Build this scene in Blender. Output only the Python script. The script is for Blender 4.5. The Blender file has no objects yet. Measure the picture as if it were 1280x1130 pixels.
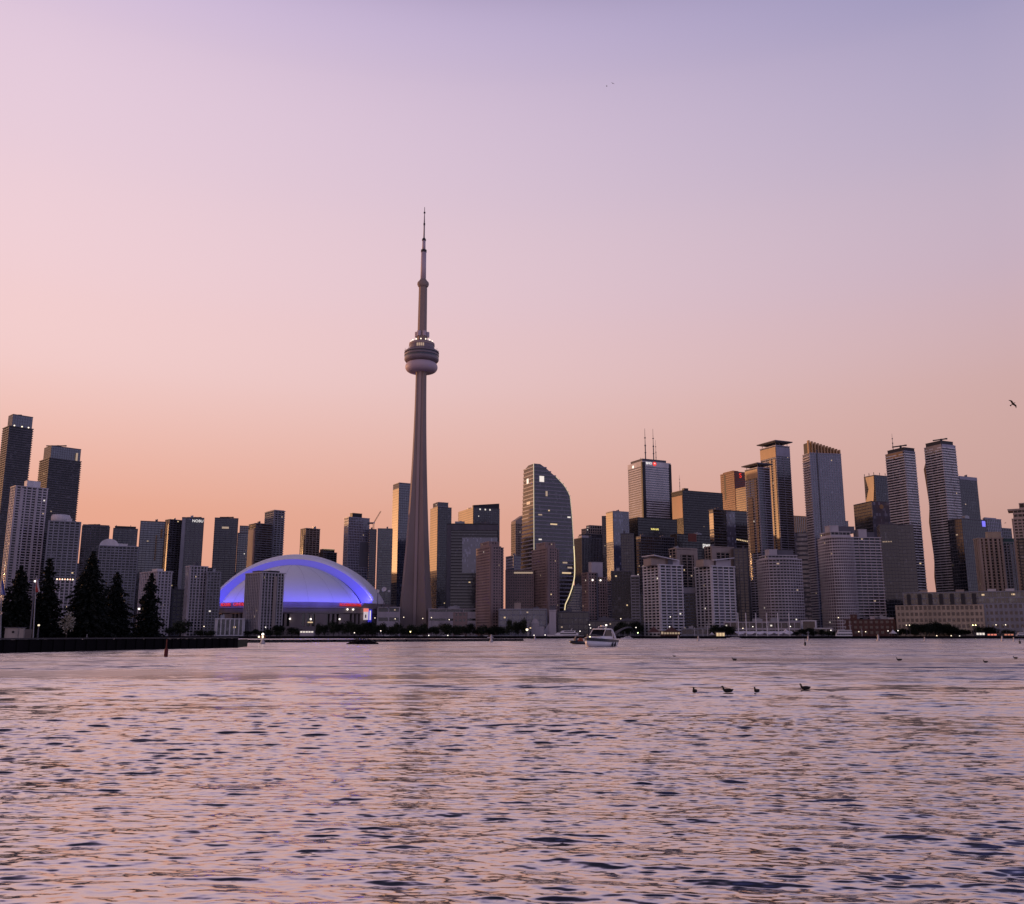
import bpy, bmesh, math, random
import numpy as np
from mathutils import Vector, Matrix
random.seed(7)
R = math.radians
scene = bpy.context.scene
COL = scene.collection

# ------------------------------------------------------------------ camera
F = 1150.0            # focal length in photo pixels
HC = 2.8              # camera height above the water
PITCH = math.atan((794.0 - 565.0) / F)
cam = bpy.data.cameras.new("camera")
cam.sensor_width = 36.0
cam.lens = 36.0 * F / 1280.0
cam.clip_start = 0.1
cam.clip_end = 20000.0
camo = bpy.data.objects.new("camera", cam)
COL.objects.link(camo)
camo.location = (0, 0, HC)
camo.rotation_euler = (math.pi / 2 + PITCH, 0, 0)
scene.camera = camo

# ------------------------------------------------------------------ world, sun, exposure
SUN_AZ = R(-62)       # measured from the view direction, to the left
SUN_EL = R(2.6)
scene.view_settings.view_transform = 'Standard'
scene.view_settings.look = 'None'
scene.view_settings.exposure = 0.0
scene.view_settings.gamma = 1.0


def lin(c):
    c = [v / 255.0 for v in c]
    return tuple(v / 12.92 if v <= 0.04045 else ((v + 0.055) / 1.055) ** 2.4 for v in c)


world = bpy.data.worlds.new("World")
scene.world = world
world.use_nodes = True
wt = world.node_tree
wt.nodes.clear()


class NT:
    def __init__(s, tree):
        s.t = tree

    def n(s, typ, **kw):
        nd = s.t.nodes.new(typ)
        for k, v in kw.items():
            setattr(nd, k, v)
        return nd

    def link(s, a, b):
        s.t.links.new(a, b)

    def math(s, op, a, b=None, c=None, clamp=False):
        nd = s.n('ShaderNodeMath', operation=op, use_clamp=clamp)
        for i, v in enumerate((a, b, c)):
            if v is None:
                continue
            if isinstance(v, (int, float)):
                nd.inputs[i].default_value = v
            else:
                s.link(v, nd.inputs[i])
        return nd.outputs[0]

    def maprange(s, v, a, b, c, d, interp='LINEAR'):
        nd = s.n('ShaderNodeMapRange', interpolation_type=interp)
        s.link(v, nd.inputs[0])
        for i, x in enumerate((a, b, c, d)):
            nd.inputs[i + 1].default_value = x
        return nd.outputs[0]

    def ramp(s, v, stops, interp='LINEAR'):
        nd = s.n('ShaderNodeValToRGB')
        cr = nd.color_ramp
        cr.interpolation = interp
        while len(cr.elements) < len(stops):
            cr.elements.new(0.5)
        for e, (p, c) in zip(cr.elements, stops):
            e.position = p
            e.color = (c[0], c[1], c[2], 1)
        s.link(v, nd.inputs[0])
        return nd.outputs[0]

    def mix(s, fac, a, b, blend='MIX'):
        nd = s.n('ShaderNodeMix', data_type='RGBA', blend_type=blend)
        for idx, v in ((0, fac), (6, a), (7, b)):
            if isinstance(v, (int, float)):
                nd.inputs[idx].default_value = v
            elif isinstance(v, tuple):
                nd.inputs[idx].default_value = (v[0], v[1], v[2], 1)
            else:
                s.link(v, nd.inputs[idx])
        return nd.outputs[2]


w = NT(wt)
tc = w.n('ShaderNodeTexCoord')
sx = w.n('ShaderNodeSeparateXYZ')
w.link(tc.outputs['Generated'], sx.inputs[0])
zc = w.math('MAXIMUM', sx.outputs[2], 0.0)
hl = w.math('SQRT', w.math('ADD', w.math('MULTIPLY', sx.outputs[0], sx.outputs[0]), w.math('ADD', w.math('MULTIPLY', sx.outputs[1], sx.outputs[1]), 1e-5)))
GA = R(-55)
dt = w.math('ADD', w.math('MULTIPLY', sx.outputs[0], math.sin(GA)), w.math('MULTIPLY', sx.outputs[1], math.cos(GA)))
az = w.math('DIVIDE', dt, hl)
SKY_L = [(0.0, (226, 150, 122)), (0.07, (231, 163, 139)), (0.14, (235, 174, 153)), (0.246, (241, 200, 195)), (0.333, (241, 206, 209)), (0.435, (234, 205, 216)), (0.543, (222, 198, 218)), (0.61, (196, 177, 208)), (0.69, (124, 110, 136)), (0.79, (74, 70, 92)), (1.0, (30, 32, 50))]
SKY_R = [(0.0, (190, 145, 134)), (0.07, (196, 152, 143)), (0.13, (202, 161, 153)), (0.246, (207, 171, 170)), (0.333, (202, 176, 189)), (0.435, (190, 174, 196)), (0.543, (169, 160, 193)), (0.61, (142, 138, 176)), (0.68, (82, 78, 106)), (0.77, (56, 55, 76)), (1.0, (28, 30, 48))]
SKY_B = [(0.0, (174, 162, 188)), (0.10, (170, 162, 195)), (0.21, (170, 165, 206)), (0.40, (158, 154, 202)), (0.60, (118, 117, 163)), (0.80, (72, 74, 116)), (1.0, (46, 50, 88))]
cl = w.ramp(zc, [(p, lin(c)) for p, c in SKY_L], 'CARDINAL')
cr_ = w.ramp(zc, [(p, lin(c)) for p, c in SKY_R], 'CARDINAL')
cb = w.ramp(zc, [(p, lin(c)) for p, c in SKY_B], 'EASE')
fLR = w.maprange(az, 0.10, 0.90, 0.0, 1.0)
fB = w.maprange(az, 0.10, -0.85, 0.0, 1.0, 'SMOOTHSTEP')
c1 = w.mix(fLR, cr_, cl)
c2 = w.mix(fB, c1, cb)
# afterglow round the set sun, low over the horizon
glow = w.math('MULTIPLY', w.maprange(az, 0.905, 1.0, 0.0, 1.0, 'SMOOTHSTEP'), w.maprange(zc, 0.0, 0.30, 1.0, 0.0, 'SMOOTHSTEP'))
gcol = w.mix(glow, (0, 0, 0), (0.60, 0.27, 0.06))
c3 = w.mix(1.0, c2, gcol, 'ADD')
sky = w.n('ShaderNodeTexSky', sky_type='NISHITA', sun_disc=False, sun_elevation=SUN_EL, sun_rotation=SUN_AZ)
bg1 = w.n('ShaderNodeBackground')
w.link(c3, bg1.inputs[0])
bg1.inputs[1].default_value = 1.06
bg2 = w.n('ShaderNodeBackground')
w.link(sky.outputs[0], bg2.inputs[0])
bg2.inputs[1].default_value = 0.05
mx = w.n('ShaderNodeMixShader')
mx.inputs[0].default_value = 0.06
w.link(bg1.outputs[0], mx.inputs[1])
w.link(bg2.outputs[0], mx.inputs[2])
wo = w.n('ShaderNodeOutputWorld')
w.link(mx.outputs[0], wo.inputs[0])

sun = bpy.data.lights.new("sun", 'SUN')
sun.energy = 2.0
sun.angle = R(0.6)
sun.color = (1.0, 0.50, 0.22)
suno = bpy.data.objects.new("sun", sun)
COL.objects.link(suno)
sd = Vector((math.sin(SUN_AZ) * math.cos(SUN_EL), math.cos(SUN_AZ) * math.cos(SUN_EL), math.sin(SUN_EL)))
suno.rotation_euler = sd.to_track_quat('Z', 'Y').to_euler()
suno.location = (-300, 100, 400)

# ------------------------------------------------------------------ pixel -> place
SP, CP = math.sin(PITCH), math.cos(PITCH)


def at(px, py, Y):
    """point of the world seen at photo pixel (px, py), Y metres ahead of the camera"""
    u = (px - 640.0) / F
    v = (565.0 - py) / F
    d = Vector((u, CP - v * SP, SP + v * CP))
    d *= Y / d.y
    return Vector((d.x, d.y, d.z + HC))


def onwater(px, py):
    u = (px - 640.0) / F
    v = (565.0 - py) / F
    d = Vector((u, CP - v * SP, SP + v * CP))
    d *= -HC / d.z
    return Vector((d.x, d.y, 0.0))


def solve(Cx, Cy, z, dx, dy, px):
    u = (px - 640.0) / F
    dc = Cy * CP + (z - HC) * SP
    return (u * dc - Cx) / (dx - u * dy * CP)


# ------------------------------------------------------------------ mesh helpers
class MB:
    def __init__(s):
        s.v = []
        s.f = []
        s.uv = {}

    def face(s, pts, uvs=None):
        i = len(s.v)
        s.v.extend([tuple(p) for p in pts])
        if uvs:
            s.uv[len(s.f)] = uvs
        s.f.append(tuple(range(i, i + len(pts))))

    def box(s, o, a, b, c):
        """o corner, a b c edge vectors (a x b along c)"""
        o, a, b, c = Vector(o), Vector(a), Vector(b), Vector(c)
        i = len(s.v)
        P = [o, o + a, o + a + b, o + b]
        s.v.extend([tuple(p) for p in P] + [tuple(p + c) for p in P])
        s.f += [(i, i + 3, i + 2, i + 1), (i + 4, i + 5, i + 6, i + 7), (i, i + 1, i + 5, i + 4), (i + 1, i + 2, i + 6, i + 5), (i + 2, i + 3, i + 7, i + 6), (i + 3, i, i + 4, i + 7)]
        return s

    def cbox(s, c, sx_, sy_, sz_, rot=0.0):
        ca, sa = math.cos(rot), math.sin(rot)
        a = Vector((ca * sx_, sa * sx_, 0))
        b = Vector((-sa * sy_, ca * sy_, 0))
        o = Vector(c) - a / 2 - b / 2
        return s.box(o, a, b, (0, 0, sz_))

    def prism(s, poly, z0, z1, cap=True, uv=False):
        n = len(poly)
        i = len(s.v)
        s.v.extend([(p[0], p[1], z0) for p in poly] + [(p[0], p[1], z1) for p in poly])
        acc = 0.0
        for k in range(n):
            k2 = (k + 1) % n
            L = math.hypot(poly[k2][0] - poly[k][0], poly[k2][1] - poly[k][1])
            if uv:
                s.uv[len(s.f)] = [(acc, z0), (acc + L, z0), (acc + L, z1), (acc, z1)]
            s.f.append((i + k, i + k2, i + n + k2, i + n + k))
            acc += L
        if cap:
            s.f.append(tuple(i + n + k for k in range(n)))
            s.f.append(tuple(i + k for k in reversed(range(n))))
        return s

    def loft(s, rings, cap=True, closed=True):
        n = len(rings[0])
        i = len(s.v)
        for r in rings:
            s.v.extend([tuple(p) for p in r])
        for j in range(len(rings) - 1):
            for k in range(n if closed else n - 1):
                k2 = (k + 1) % n
                s.f.append((i + j * n + k, i + j * n + k2, i + (j + 1) * n + k2, i + (j + 1) * n + k))
        if cap:
            s.f.append(tuple(i + k for k in reversed(range(n))))
            s.f.append(tuple(i + (len(rings) - 1) * n + k for k in range(n)))
        return s

    def lathe(s, prof, c=(0, 0), seg=32, cap=True):
        rings = []
        for r, z in prof:
            rings.append([(c[0] + r * math.cos(2 * math.pi * k / seg), c[1] + r * math.sin(2 * math.pi * k / seg), z) for k in range(seg)])
        return s.loft(rings, cap)

    def tube(s, p0, p1, r0, r1=None, seg=8):
        r1 = r0 if r1 is None else r1
        p0, p1 = Vector(p0), Vector(p1)
        d = (p1 - p0).normalized()
        u = d.orthogonal().normalized()
        v_ = d.cross(u)
        rings = []
        for p, r in ((p0, r0), (p1, r1)):
            rings.append([p + (u * math.cos(2 * math.pi * k / seg) + v_ * math.sin(2 * math.pi * k / seg)) * r for k in range(seg)])
        return s.loft(rings)

    def sphere(s, c, r, seg=12, rings=8, sc=(1, 1, 1)):
        rr = []
        for j in range(rings + 1):
            t = math.pi * (j + 0.02) / (rings + 0.04) - math.pi / 2
            rr.append([(c[0] + sc[0] * r * math.cos(t) * math.cos(2 * math.pi * k / seg), c[1] + sc[1] * r * math.cos(t) * math.sin(2 * math.pi * k / seg), c[2] + sc[2] * r * math.sin(t)) for k in range(seg)])
        return s.loft(rr)

    def build(s, name, mat, parent=None, smooth=False, offset=None):
        off = offset
        if off is None:
            off = Vector(parent.location) if parent is not None else Vector((0, 0, 0))
            p = parent.parent if parent is not None else None
            while p is not None:
                off = off + Vector(p.location)
                p = p.parent
        me = bpy.data.meshes.new(name)
        me.from_pydata([(a - off.x, b - off.y, c - off.z) for a, b, c in s.v], [], s.f)
        if s.uv:
            ul = me.uv_layers.new(name="UVMap")
            for fi, uvs in s.uv.items():
                ls = me.polygons[fi].loop_start
                for k, q in enumerate(uvs):
                    ul.data[ls + k].uv = q
        me.materials.append(mat)
        if smooth:
            me.polygons.foreach_set('use_smooth', [True] * len(me.polygons))
        me.update()
        o = bpy.data.objects.new(name, me)
        COL.objects.link(o)
        if parent is not None:
            o.parent = parent
        return o


def tag(o, label=None, cat=None, group=None, kind=None):
    if label:
        o['label'] = label
    if cat:
        o['category'] = cat
    if group:
        o['group'] = group
    if kind:
        o['kind'] = kind
    return o


def empty(name, loc, label, cat, group=None):
    o = bpy.data.objects.new(name, None)
    o.empty_display_size = 0.5
    COL.objects.link(o)
    o.location = loc
    return tag(o, label, cat, group)


def copy_tree(o, parent=None):
    c = o.copy()
    COL.objects.link(c)
    if parent is not None:
        c.parent = parent
    for ch in list(o.children):
        copy_tree(ch, c)
    return c


def text_mesh(name, cu):
    """lettering as a plain mesh"""
    tmp = bpy.data.objects.new(name, cu)
    COL.objects.link(tmp)
    dg_ = bpy.context.evaluated_depsgraph_get()
    me = bpy.data.meshes.new_from_object(tmp.evaluated_get(dg_))
    bpy.data.objects.remove(tmp)
    o = bpy.data.objects.new(name, me)
    COL.objects.link(o)
    return o


# ------------------------------------------------------------------ materials
MATS = {}


def solid(name, col, rough=0.7, spec=0.3, var=0.25, scale=0.08, metal=0.0, streak=True):
    """painted, concrete or metal surface with weathering of its own"""
    if name in MATS:
        return MATS[name]
    m = bpy.data.materials.new(name)
    m.use_nodes = True
    t = NT(m.node_tree)
    b = m.node_tree.nodes['Principled BSDF']
    g = t.n('ShaderNodeNewGeometry')
    mp = t.n('ShaderNodeMapping')
    mp.inputs['Scale'].default_value = (scale, scale, scale * (0.25 if streak else 1.0))
    t.link(g.outputs['Position'], mp.inputs[0])
    nz = t.n('ShaderNodeTexNoise')
    nz.inputs['Scale'].default_value = 1.0
    nz.inputs['Detail'].default_value = 6.0
    nz.inputs['Roughness'].default_value = 0.65
    t.link(mp.outputs[0], nz.inputs[0])
    f = t.maprange(nz.outputs[0], 0.3, 0.7, 0.0, 1.0)
    lo = tuple(c * (1 - var) for c in col)
    hi = tuple(min(0.95, c * (1 + var * 0.6)) for c in col)
    t.link(t.mix(f, lo, hi), b.inputs['Base Color'])
    b.inputs['Roughness'].default_value = rough
    b.inputs['Specular IOR Level'].default_value = spec
    b.inputs['Metallic'].default_value = metal
    MATS[name] = m
    return m


def glass(name, col, rough=0.10, ior=1.9, pw=1.6, ph=3.4, lightp=0.10, tilt=0.008):
    """curtain-wall glazing: dark reflective panes, each a touch out of plane, some with blinds drawn"""
    if name in MATS:
        return MATS[name]
    m = bpy.data.materials.new(name)
    m.use_nodes = True
    t = NT(m.node_tree)
    b = m.node_tree.nodes['Principled BSDF']
    uv = t.n('ShaderNodeUVMap')
    sp = t.n('ShaderNodeSeparateXYZ')
    t.link(uv.outputs[0], sp.inputs[0])
    cu = t.math('FLOOR', t.math('DIVIDE', sp.outputs[0], pw))
    cv = t.math('FLOOR', t.math('DIVIDE', sp.outputs[1], ph))
    cx = t.n('ShaderNodeCombineXYZ')
    t.link(cu, cx.inputs[0])
    t.link(cv, cx.inputs[1])
    oi = t.n('ShaderNodeObjectInfo')
    t.link(oi.outputs['Random'], cx.inputs[2])
    wn = t.n('ShaderNodeTexWhiteNoise', noise_dimensions='3D')
    t.link(cx.outputs[0], wn.inputs['Vector'])
    # blinds: pale panes
    bl = t.maprange(wn.outputs['Value'], 1.0 - lightp, 1.0, 0.0, 1.0)
    base = t.mix(bl, col, tuple(min(0.5, c * 2.5 + 0.10) for c in col))
    # storeys differ a little too
    wn2 = t.n('ShaderNodeTexWhiteNoise', noise_dimensions='2D')
    cx2 = t.n('ShaderNodeCombineXYZ')
    t.link(cv, cx2.inputs[0])
    t.link(oi.outputs['Random'], cx2.inputs[1])
    t.link(cx2.outputs[0], wn2.inputs['Vector'])
    base = t.mix(t.maprange(wn2.outputs['Value'], 0, 1, 0, 0.45), base, tuple(c * 0.45 for c in col))
    t.link(base, b.inputs['Base Color'])
    b.inputs['Roughness'].default_value = rough
    b.inputs['IOR'].default_value = ior
    # pane tilt
    ge = t.n('ShaderNodeNewGeometry')
    vm = t.n('ShaderNodeVectorMath', operation='SUBTRACT')
    t.link(wn.outputs['Color'], vm.inputs[0])
    vm.inputs[1].default_value = (0.5, 0.5, 0.5)
    vs = t.n('ShaderNodeVectorMath', operation='SCALE')
    t.link(vm.outputs[0], vs.inputs[0])
    vs.inputs['Scale'].default_value = tilt * 2
    va = t.n('ShaderNodeVectorMath', operation='ADD')
    t.link(ge.outputs['Normal'], va.inputs[0])
    t.link(vs.outputs[0], va.inputs[1])
    vn = t.n('ShaderNodeVectorMath', operation='NORMALIZE')
    t.link(va.outputs[0], vn.inputs[0])
    t.link(vn.outputs[0], b.inputs['Normal'])
    MATS[name] = m
    return m


def emit(name, col, st):
    if name in MATS:
        return MATS[name]
    m = bpy.data.materials.new(name)
    m.use_nodes = True
    b = m.node_tree.nodes['Principled BSDF']
    b.inputs['Base Color'].default_value = (col[0] * .5, col[1] * .5, col[2] * .5, 1)
    b.inputs['Emission Color'].default_value = (*col, 1)
    b.inputs['Emission Strength'].default_value = st
    MATS[name] = m
    return m


G_DARK = glass('glazing dark', (0.008, 0.010, 0.018), ior=1.75)
G_BLUE = glass('glazing blue grey', (0.035, 0.042, 0.075), ior=2.1)
G_PALE = glass('glazing pale blue', (0.09, 0.095, 0.15), ior=2.0, lightp=0.2)
G_GREEN = glass('glazing green', (0.03, 0.05, 0.05), lightp=0.3)
G_BLACK = glass('glazing black', (0.014, 0.013, 0.020), ior=1.8)
G_GOLD = glass('glazing bronze', (0.08, 0.055, 0.04), ior=2.4)
G_HOME = glass('glazing apartment', (0.007, 0.008, 0.013), ior=1.45, lightp=0.2, pw=2.2, ph=3.0, tilt=0.015)
PINK = solid('warm grey concrete', (0.46, 0.42, 0.44))
GREY = solid('grey concrete', (0.25, 0.25, 0.28))
DGREY = solid('dark grey cladding', (0.12, 0.115, 0.135))
BLACK = solid('black steel', (0.030, 0.028, 0.034), rough=0.5)
WHITE = solid('pale precast', (0.64, 0.61, 0.62))
LILAC = solid('light metal panel', (0.30, 0.29, 0.36), rough=0.4)
BROWN = solid('brown precast', (0.29, 0.21, 0.195))
RED = solid('red granite', (0.22, 0.055, 0.035), rough=0.4)
BEIGE = solid('beige stucco', (0.44, 0.36, 0.27))
TAN = solid('tan concrete', (0.36, 0.29, 0.25))
GOLD = solid('bronze and sunset glow panel', (0.42, 0.25, 0.12), rough=0.35)  # warm panel tone, mostly with sunset light put into the colour


def storeyed(name, col, dark, fh=3.8):
    """metal and glass cladding with a dark joint at every storey and thin vertical joints"""
    m = solid(name, col, rough=0.35)
    t = NT(m.node_tree)
    b = m.node_tree.nodes['Principled BSDF']
    src = b.inputs['Base Color'].links[0].from_socket
    g = t.n('ShaderNodeNewGeometry')
    sp = t.n('ShaderNodeSeparateXYZ')
    t.link(g.outputs['Position'], sp.inputs[0])
    fz = t.math('FRACT', t.math('DIVIDE', sp.outputs[2], fh))
    fx = t.math('FRACT', t.math('DIVIDE', t.math('ADD', t.math('MULTIPLY', sp.outputs[1], 0.9), t.math('MULTIPLY', sp.outputs[0], -0.42)), 4.2))
    k = t.math('MAXIMUM', t.math('LESS_THAN', fz, 0.26), t.math('MULTIPLY', t.math('LESS_THAN', fx, 0.16), 0.6))
    t.link(t.mix(k, src, dark), b.inputs['Base Color'])
    return m


GOLDW = storeyed('sunset glow wall', (0.40, 0.245, 0.13), (0.10, 0.07, 0.055))  # orange sunset glow on the left faces put into the wall colour
ROOF = solid('roof membrane', (0.14, 0.13, 0.14), rough=0.9)
TEAL = solid('green copper roof', (0.05, 0.10, 0.10))
METAL = solid('galvanised steel', (0.30, 0.30, 0.32), rough=0.45, metal=0.4)
BRICK = solid('red brick', (0.11, 0.050, 0.042), scale=0.6)
L_WARM = emit('lit window warm', (1.0, 0.72, 0.40), 0.65)
L_COOL = emit('lit window white', (1.0, 0.90, 0.78), 0.8)
L_DIM = emit('lit window dim', (0.9, 0.66, 0.45), 0.35)
S_WHITE = emit('sign white', (1.0, 0.95, 0.9), 0.9)
S_RED = emit('sign red', (1.0, 0.04, 0.02), 0.9)
S_YEL = emit('sign yellow', (1.0, 0.85, 0.25), 1.2)
S_BLUE = emit('sign blue', (0.25, 0.22, 1.0), 0.8)
LAMP = emit('lamp globe', (1.0, 0.82, 0.58), 2.2)
LAMPW = emit('lamp globe white', (1.0, 0.90, 0.80), 2.2)
# ------------------------------------------------------------------ setting: water, land
Z0 = 1.6     # level of the quays


def make_water():
    rng = np.random.RandomState(11)
    # rows spread so that the swell near the camera is fine and the far water coarse
    inv = np.linspace(1.0 / 5.0, 1.0 / 1000.0, 2600)
    r = 1.0 / inv
    th = np.linspace(R(-43), R(43), 900)
    RR, TH = np.meshgrid(r, th, indexing='ij')
    X = RR * np.sin(TH)
    Y = RR * np.cos(TH)
    dr = np.gradient(r)[:, None] * np.ones_like(RR)
    Z = np.zeros_like(X)
    DX = np.zeros_like(X)
    DY = np.zeros_like(X)
    N = 130
    lam = np.exp(rng.uniform(math.log(0.12), math.log(3.2), N))
    for l in lam:
        k = 2 * math.pi / l
        a0 = rng.normal(R(-96), R(21))
        kx, ky = k * math.cos(a0), k * math.sin(a0)
        slope = 0.0190 * (1.2 if l < 0.6 else 0.7 if l < 1.5 else 0.45)
        amp = slope / k
        ph = rng.uniform(0, 2 * math.pi)
        fade = np.clip((l / np.maximum(np.abs(dr), 1e-3) - 2.0) / 3.0, 0, 1)
        p = kx * X + ky * Y + ph
        A = amp * fade
        Z += A * np.cos(p)
        s = np.sin(p)
        DX -= 0.5 * A * kx / k * s
        DY -= 0.5 * A * ky / k * s
    # gusts: calmer and rougher patches
    gust = np.zeros_like(X)
    for _ in range(14):
        l = math.exp(rng.uniform(math.log(9), math.log(70)))
        a0 = rng.uniform(0, math.pi)
        gust += np.cos(2 * math.pi / l * (math.cos(a0) * X * 0.6 + math.sin(a0) * Y) + rng.uniform(0, 6.28))
    gust = 1.0 + 0.16 * gust
    gust = np.clip(gust, 0.8, 1.2)
    # wind blows towards the pier: crests lean this way, so near faces are steep and backs gentle
    X = X + DX * gust
    Y = Y + DY * gust - 1.6 * Z * gust
    Z = Z * gust
    co = np.stack([X, Y, Z], -1).reshape(-1, 3).astype(np.float32)
    nr, nt = RR.shape
    idx = np.arange(nr * nt).reshape(nr, nt)
    q = np.stack([idx[:-1, :-1], idx[1:, :-1], idx[1:, 1:], idx[:-1, 1:]], -1).reshape(-1, 4)
    q = q[:, ::-1]
    me = bpy.data.meshes.new('water')
    me.vertices.add(len(co))
    me.vertices.foreach_set('co', co.ravel())
    me.loops.add(q.size)
    me.loops.foreach_set('vertex_index', q.ravel().astype(np.int32))
    me.polygons.add(len(q))
    me.polygons.foreach_set('loop_start', np.arange(0, q.size, 4, dtype=np.int32))
    me.polygons.foreach_set('loop_total', np.full(len(q), 4, dtype=np.int32))
    me.polygons.foreach_set('use_smooth', np.ones(len(q), dtype=bool))
    me.update(calc_edges=True)
    m = bpy.data.materials.new('lake water')
    m.use_nodes = True
    t = NT(m.node_tree)
    b = m.node_tree.nodes['Principled BSDF']
    b.inputs['Base Color'].default_value = (0.80, 0.72, 0.72, 1)
    b.inputs['Roughness'].default_value = 0.09
    b.inputs['IOR'].default_value = 1.6
    b.inputs['Metallic'].default_value = 1.0
    b.distribution = 'MULTI_GGX'
    g = t.n('ShaderNodeNewGeometry')
    sp = t.n('ShaderNodeSeparateXYZ')
    t.link(g.outputs['Position'], sp.inputs[0])
    # the open water farther out is rougher than the lee near the pier
    far = t.maprange(sp.outputs[1], 12.0, 85.0, 0.0, 1.0, 'SMOOTHSTEP')
    big = t.n('ShaderNodeTexNoise')
    big.inputs['Scale'].default_value = 0.035
    big.inputs['Detail'].default_value = 3.0
    t.link(g.outputs['Position'], big.inputs[0])
    gust = t.maprange(big.outputs[0], 0.3, 0.7, 0.55, 1.45)
    t.link(t.math('MULTIPLY', gust, t.math('MULTIPLY_ADD', far, 0.15, 0.10)), b.inputs['Roughness'])
    nrm = g.outputs['Normal']
    # ripples too small to model: a field of slopes, three sizes
    for sc, stretch, near, farv in ((0.045, 0.22, 0.05, 0.70), (0.16, 0.26, 0.06, 1.5), (0.8, 0.40, 0.06, 1.5), (2.8, 0.50, 0.30, 0.60), (9.0, 0.55, 0.42, 0.25)):
        mp = t.n('ShaderNodeMapping')
        mp.inputs['Scale'].default_value = (sc * stretch, sc, sc)
        t.link(g.outputs['Position'], mp.inputs[0])
        nz = t.n('ShaderNodeTexNoise')
        nz.inputs['Scale'].default_value = 1.0
        nz.inputs['Detail'].default_value = 3.0
        nz.inputs['Roughness'].default_value = 0.55
        t.link(mp.outputs[0], nz.inputs[0])
        vm = t.n('ShaderNodeVectorMath', operation='SUBTRACT')
        t.link(nz.outputs['Color'], vm.inputs[0])
        vm.inputs[1].default_value = (0.5, 0.51 if 0.1 < sc < 1 else 0.5, 0.5)
        vf = t.n('ShaderNodeVectorMath', operation='MULTIPLY')
        t.link(vm.outputs[0], vf.inputs[0])
        vf.inputs[1].default_value = (0.25, 1.0, 0.0)
        vs = t.n('ShaderNodeVectorMath', operation='SCALE')
        t.link(vf.outputs[0], vs.inputs[0])
        t.link(t.math('MULTIPLY', gust, t.math('MULTIPLY_ADD', far, farv - near, near)), vs.inputs['Scale'])
        va = t.n('ShaderNodeVectorMath', operation='ADD')
        t.link(nrm, va.inputs[0])
        t.link(vs.outputs[0], va.inputs[1])
        nrm = va.outputs[0]
    # sparse steep wavelet faces turned to the pier
    for sc, stretch, amt in ((0.13, 0.16, 0.30), (0.7, 0.22, 0.30), (2.2, 0.28, 0.34)):
        mp = t.n('ShaderNodeMapping')
        mp.inputs['Scale'].default_value = (sc * stretch, sc, sc)
        mp.inputs['Rotation'].default_value = (0, 0, R(3))
        t.link(g.outputs['Position'], mp.inputs[0])
        nz = t.n('ShaderNodeTexNoise')
        nz.inputs['Scale'].default_value = 1.0
        nz.inputs['Detail'].default_value = 5.0
        nz.inputs['Roughness'].default_value = 0.62
        t.link(mp.outputs[0], nz.inputs[0])
        k_ = t.math('MULTIPLY', t.maprange(nz.outputs[0], 0.52, 0.76, 0.0, amt), t.math('MULTIPLY', far, gust))
        cb_ = t.n('ShaderNodeCombineXYZ')
        t.link(t.math('MULTIPLY', k_, -1.0), cb_.inputs[1])
        va = t.n('ShaderNodeVectorMath', operation='ADD')
        t.link(nrm, va.inputs[0])
        t.link(cb_.outputs[0], va.inputs[1])
        nrm = va.outputs[0]
    vn = t.n('ShaderNodeVectorMath', operation='NORMALIZE')
    t.link(nrm, vn.inputs[0])
    t.link(vn.outputs[0], b.inputs['Normal'])
    # dark body of the lake under the sheen
    b2 = t.n('ShaderNodeBsdfPrincipled')
    b2.inputs['Base Color'].default_value = (0.020, 0.018, 0.024, 1)
    b2.inputs['Roughness'].default_value = 0.15
    b2.inputs['IOR'].default_value = 1.33
    t.link(vn.outputs[0], b2.inputs['Normal'])
    ms = t.n('ShaderNodeMixShader')
    ms.inputs[0].default_value = 0.70
    t.link(b2.outputs[0], ms.inputs[1])
    t.link(b.outputs[0], ms.inputs[2])
    t.link(ms.outputs[0], m.node_tree.nodes['Material Output'].inputs['Surface'])
    me.materials.append(m)
    o = bpy.data.objects.new('water', me)
    COL.objects.link(o)
    tag(o, 'choppy lake water with dark ripples reflecting the pink sky', 'water', kind='structure')


make_water()

GROUND = solid('city ground', (0.09, 0.085, 0.085), rough=0.95, scale=0.05, streak=False)
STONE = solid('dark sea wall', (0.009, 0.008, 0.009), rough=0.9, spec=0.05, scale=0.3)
GRASSM = solid('dark lawn', (0.025, 0.032, 0.018), rough=0.95, scale=0.4, streak=False)
m_ = MB()
m_.prism([(-1600, 860), (1600, 830), (2600, 3800), (-2600, 3800)], -2, Z0)
tag(m_.build('ground', GROUND), 'flat ground of the city behind the waterfront', 'ground', kind='structure')
# wooded point on the left with its sheet piling
pL0 = onwater(-60, 817.5)
pL1 = onwater(150, 812.5)
pL2 = onwater(296, 809.3)
m_ = MB()
m_.prism([(pL0.x, pL0.y), (pL1.x, pL1.y), (pL2.x, pL2.y), (pL2.x - 6, pL2.y + 30), (pL0.x - 60, pL0.y + 90)], -2, 1.75)
tag(m_.build('point_ground', GRASSM), 'dark lawn of the wooded point at the left', 'ground', kind='structure')
m_ = MB()
segs = 56
piles = []
for k in range(segs + 1):
    t = k / segs
    p = pL0.lerp(pL1, t * 2) if t < 0.5 else pL1.lerp(pL2, t * 2 - 1)
    piles.append(p)
for k in range(segs):
    p, q = piles[k], piles[k + 1]
    d = (q - p)
    n = Vector((d.y, -d.x, 0)).normalized()
    off = 0.25 if k % 2 else 0.05
    m_.box(p + n * (off - 0.5) + Vector((0, 0, -1.5)), d * 0.985, -n * -0.5, (0, 0, 3.55 + (0.04 if k % 2 else 0)))
sw = empty('sea_wall', (pL1.x, pL1.y, 0), 'dark sheet piled sea wall below the conifers at the left', 'sea wall')
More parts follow.
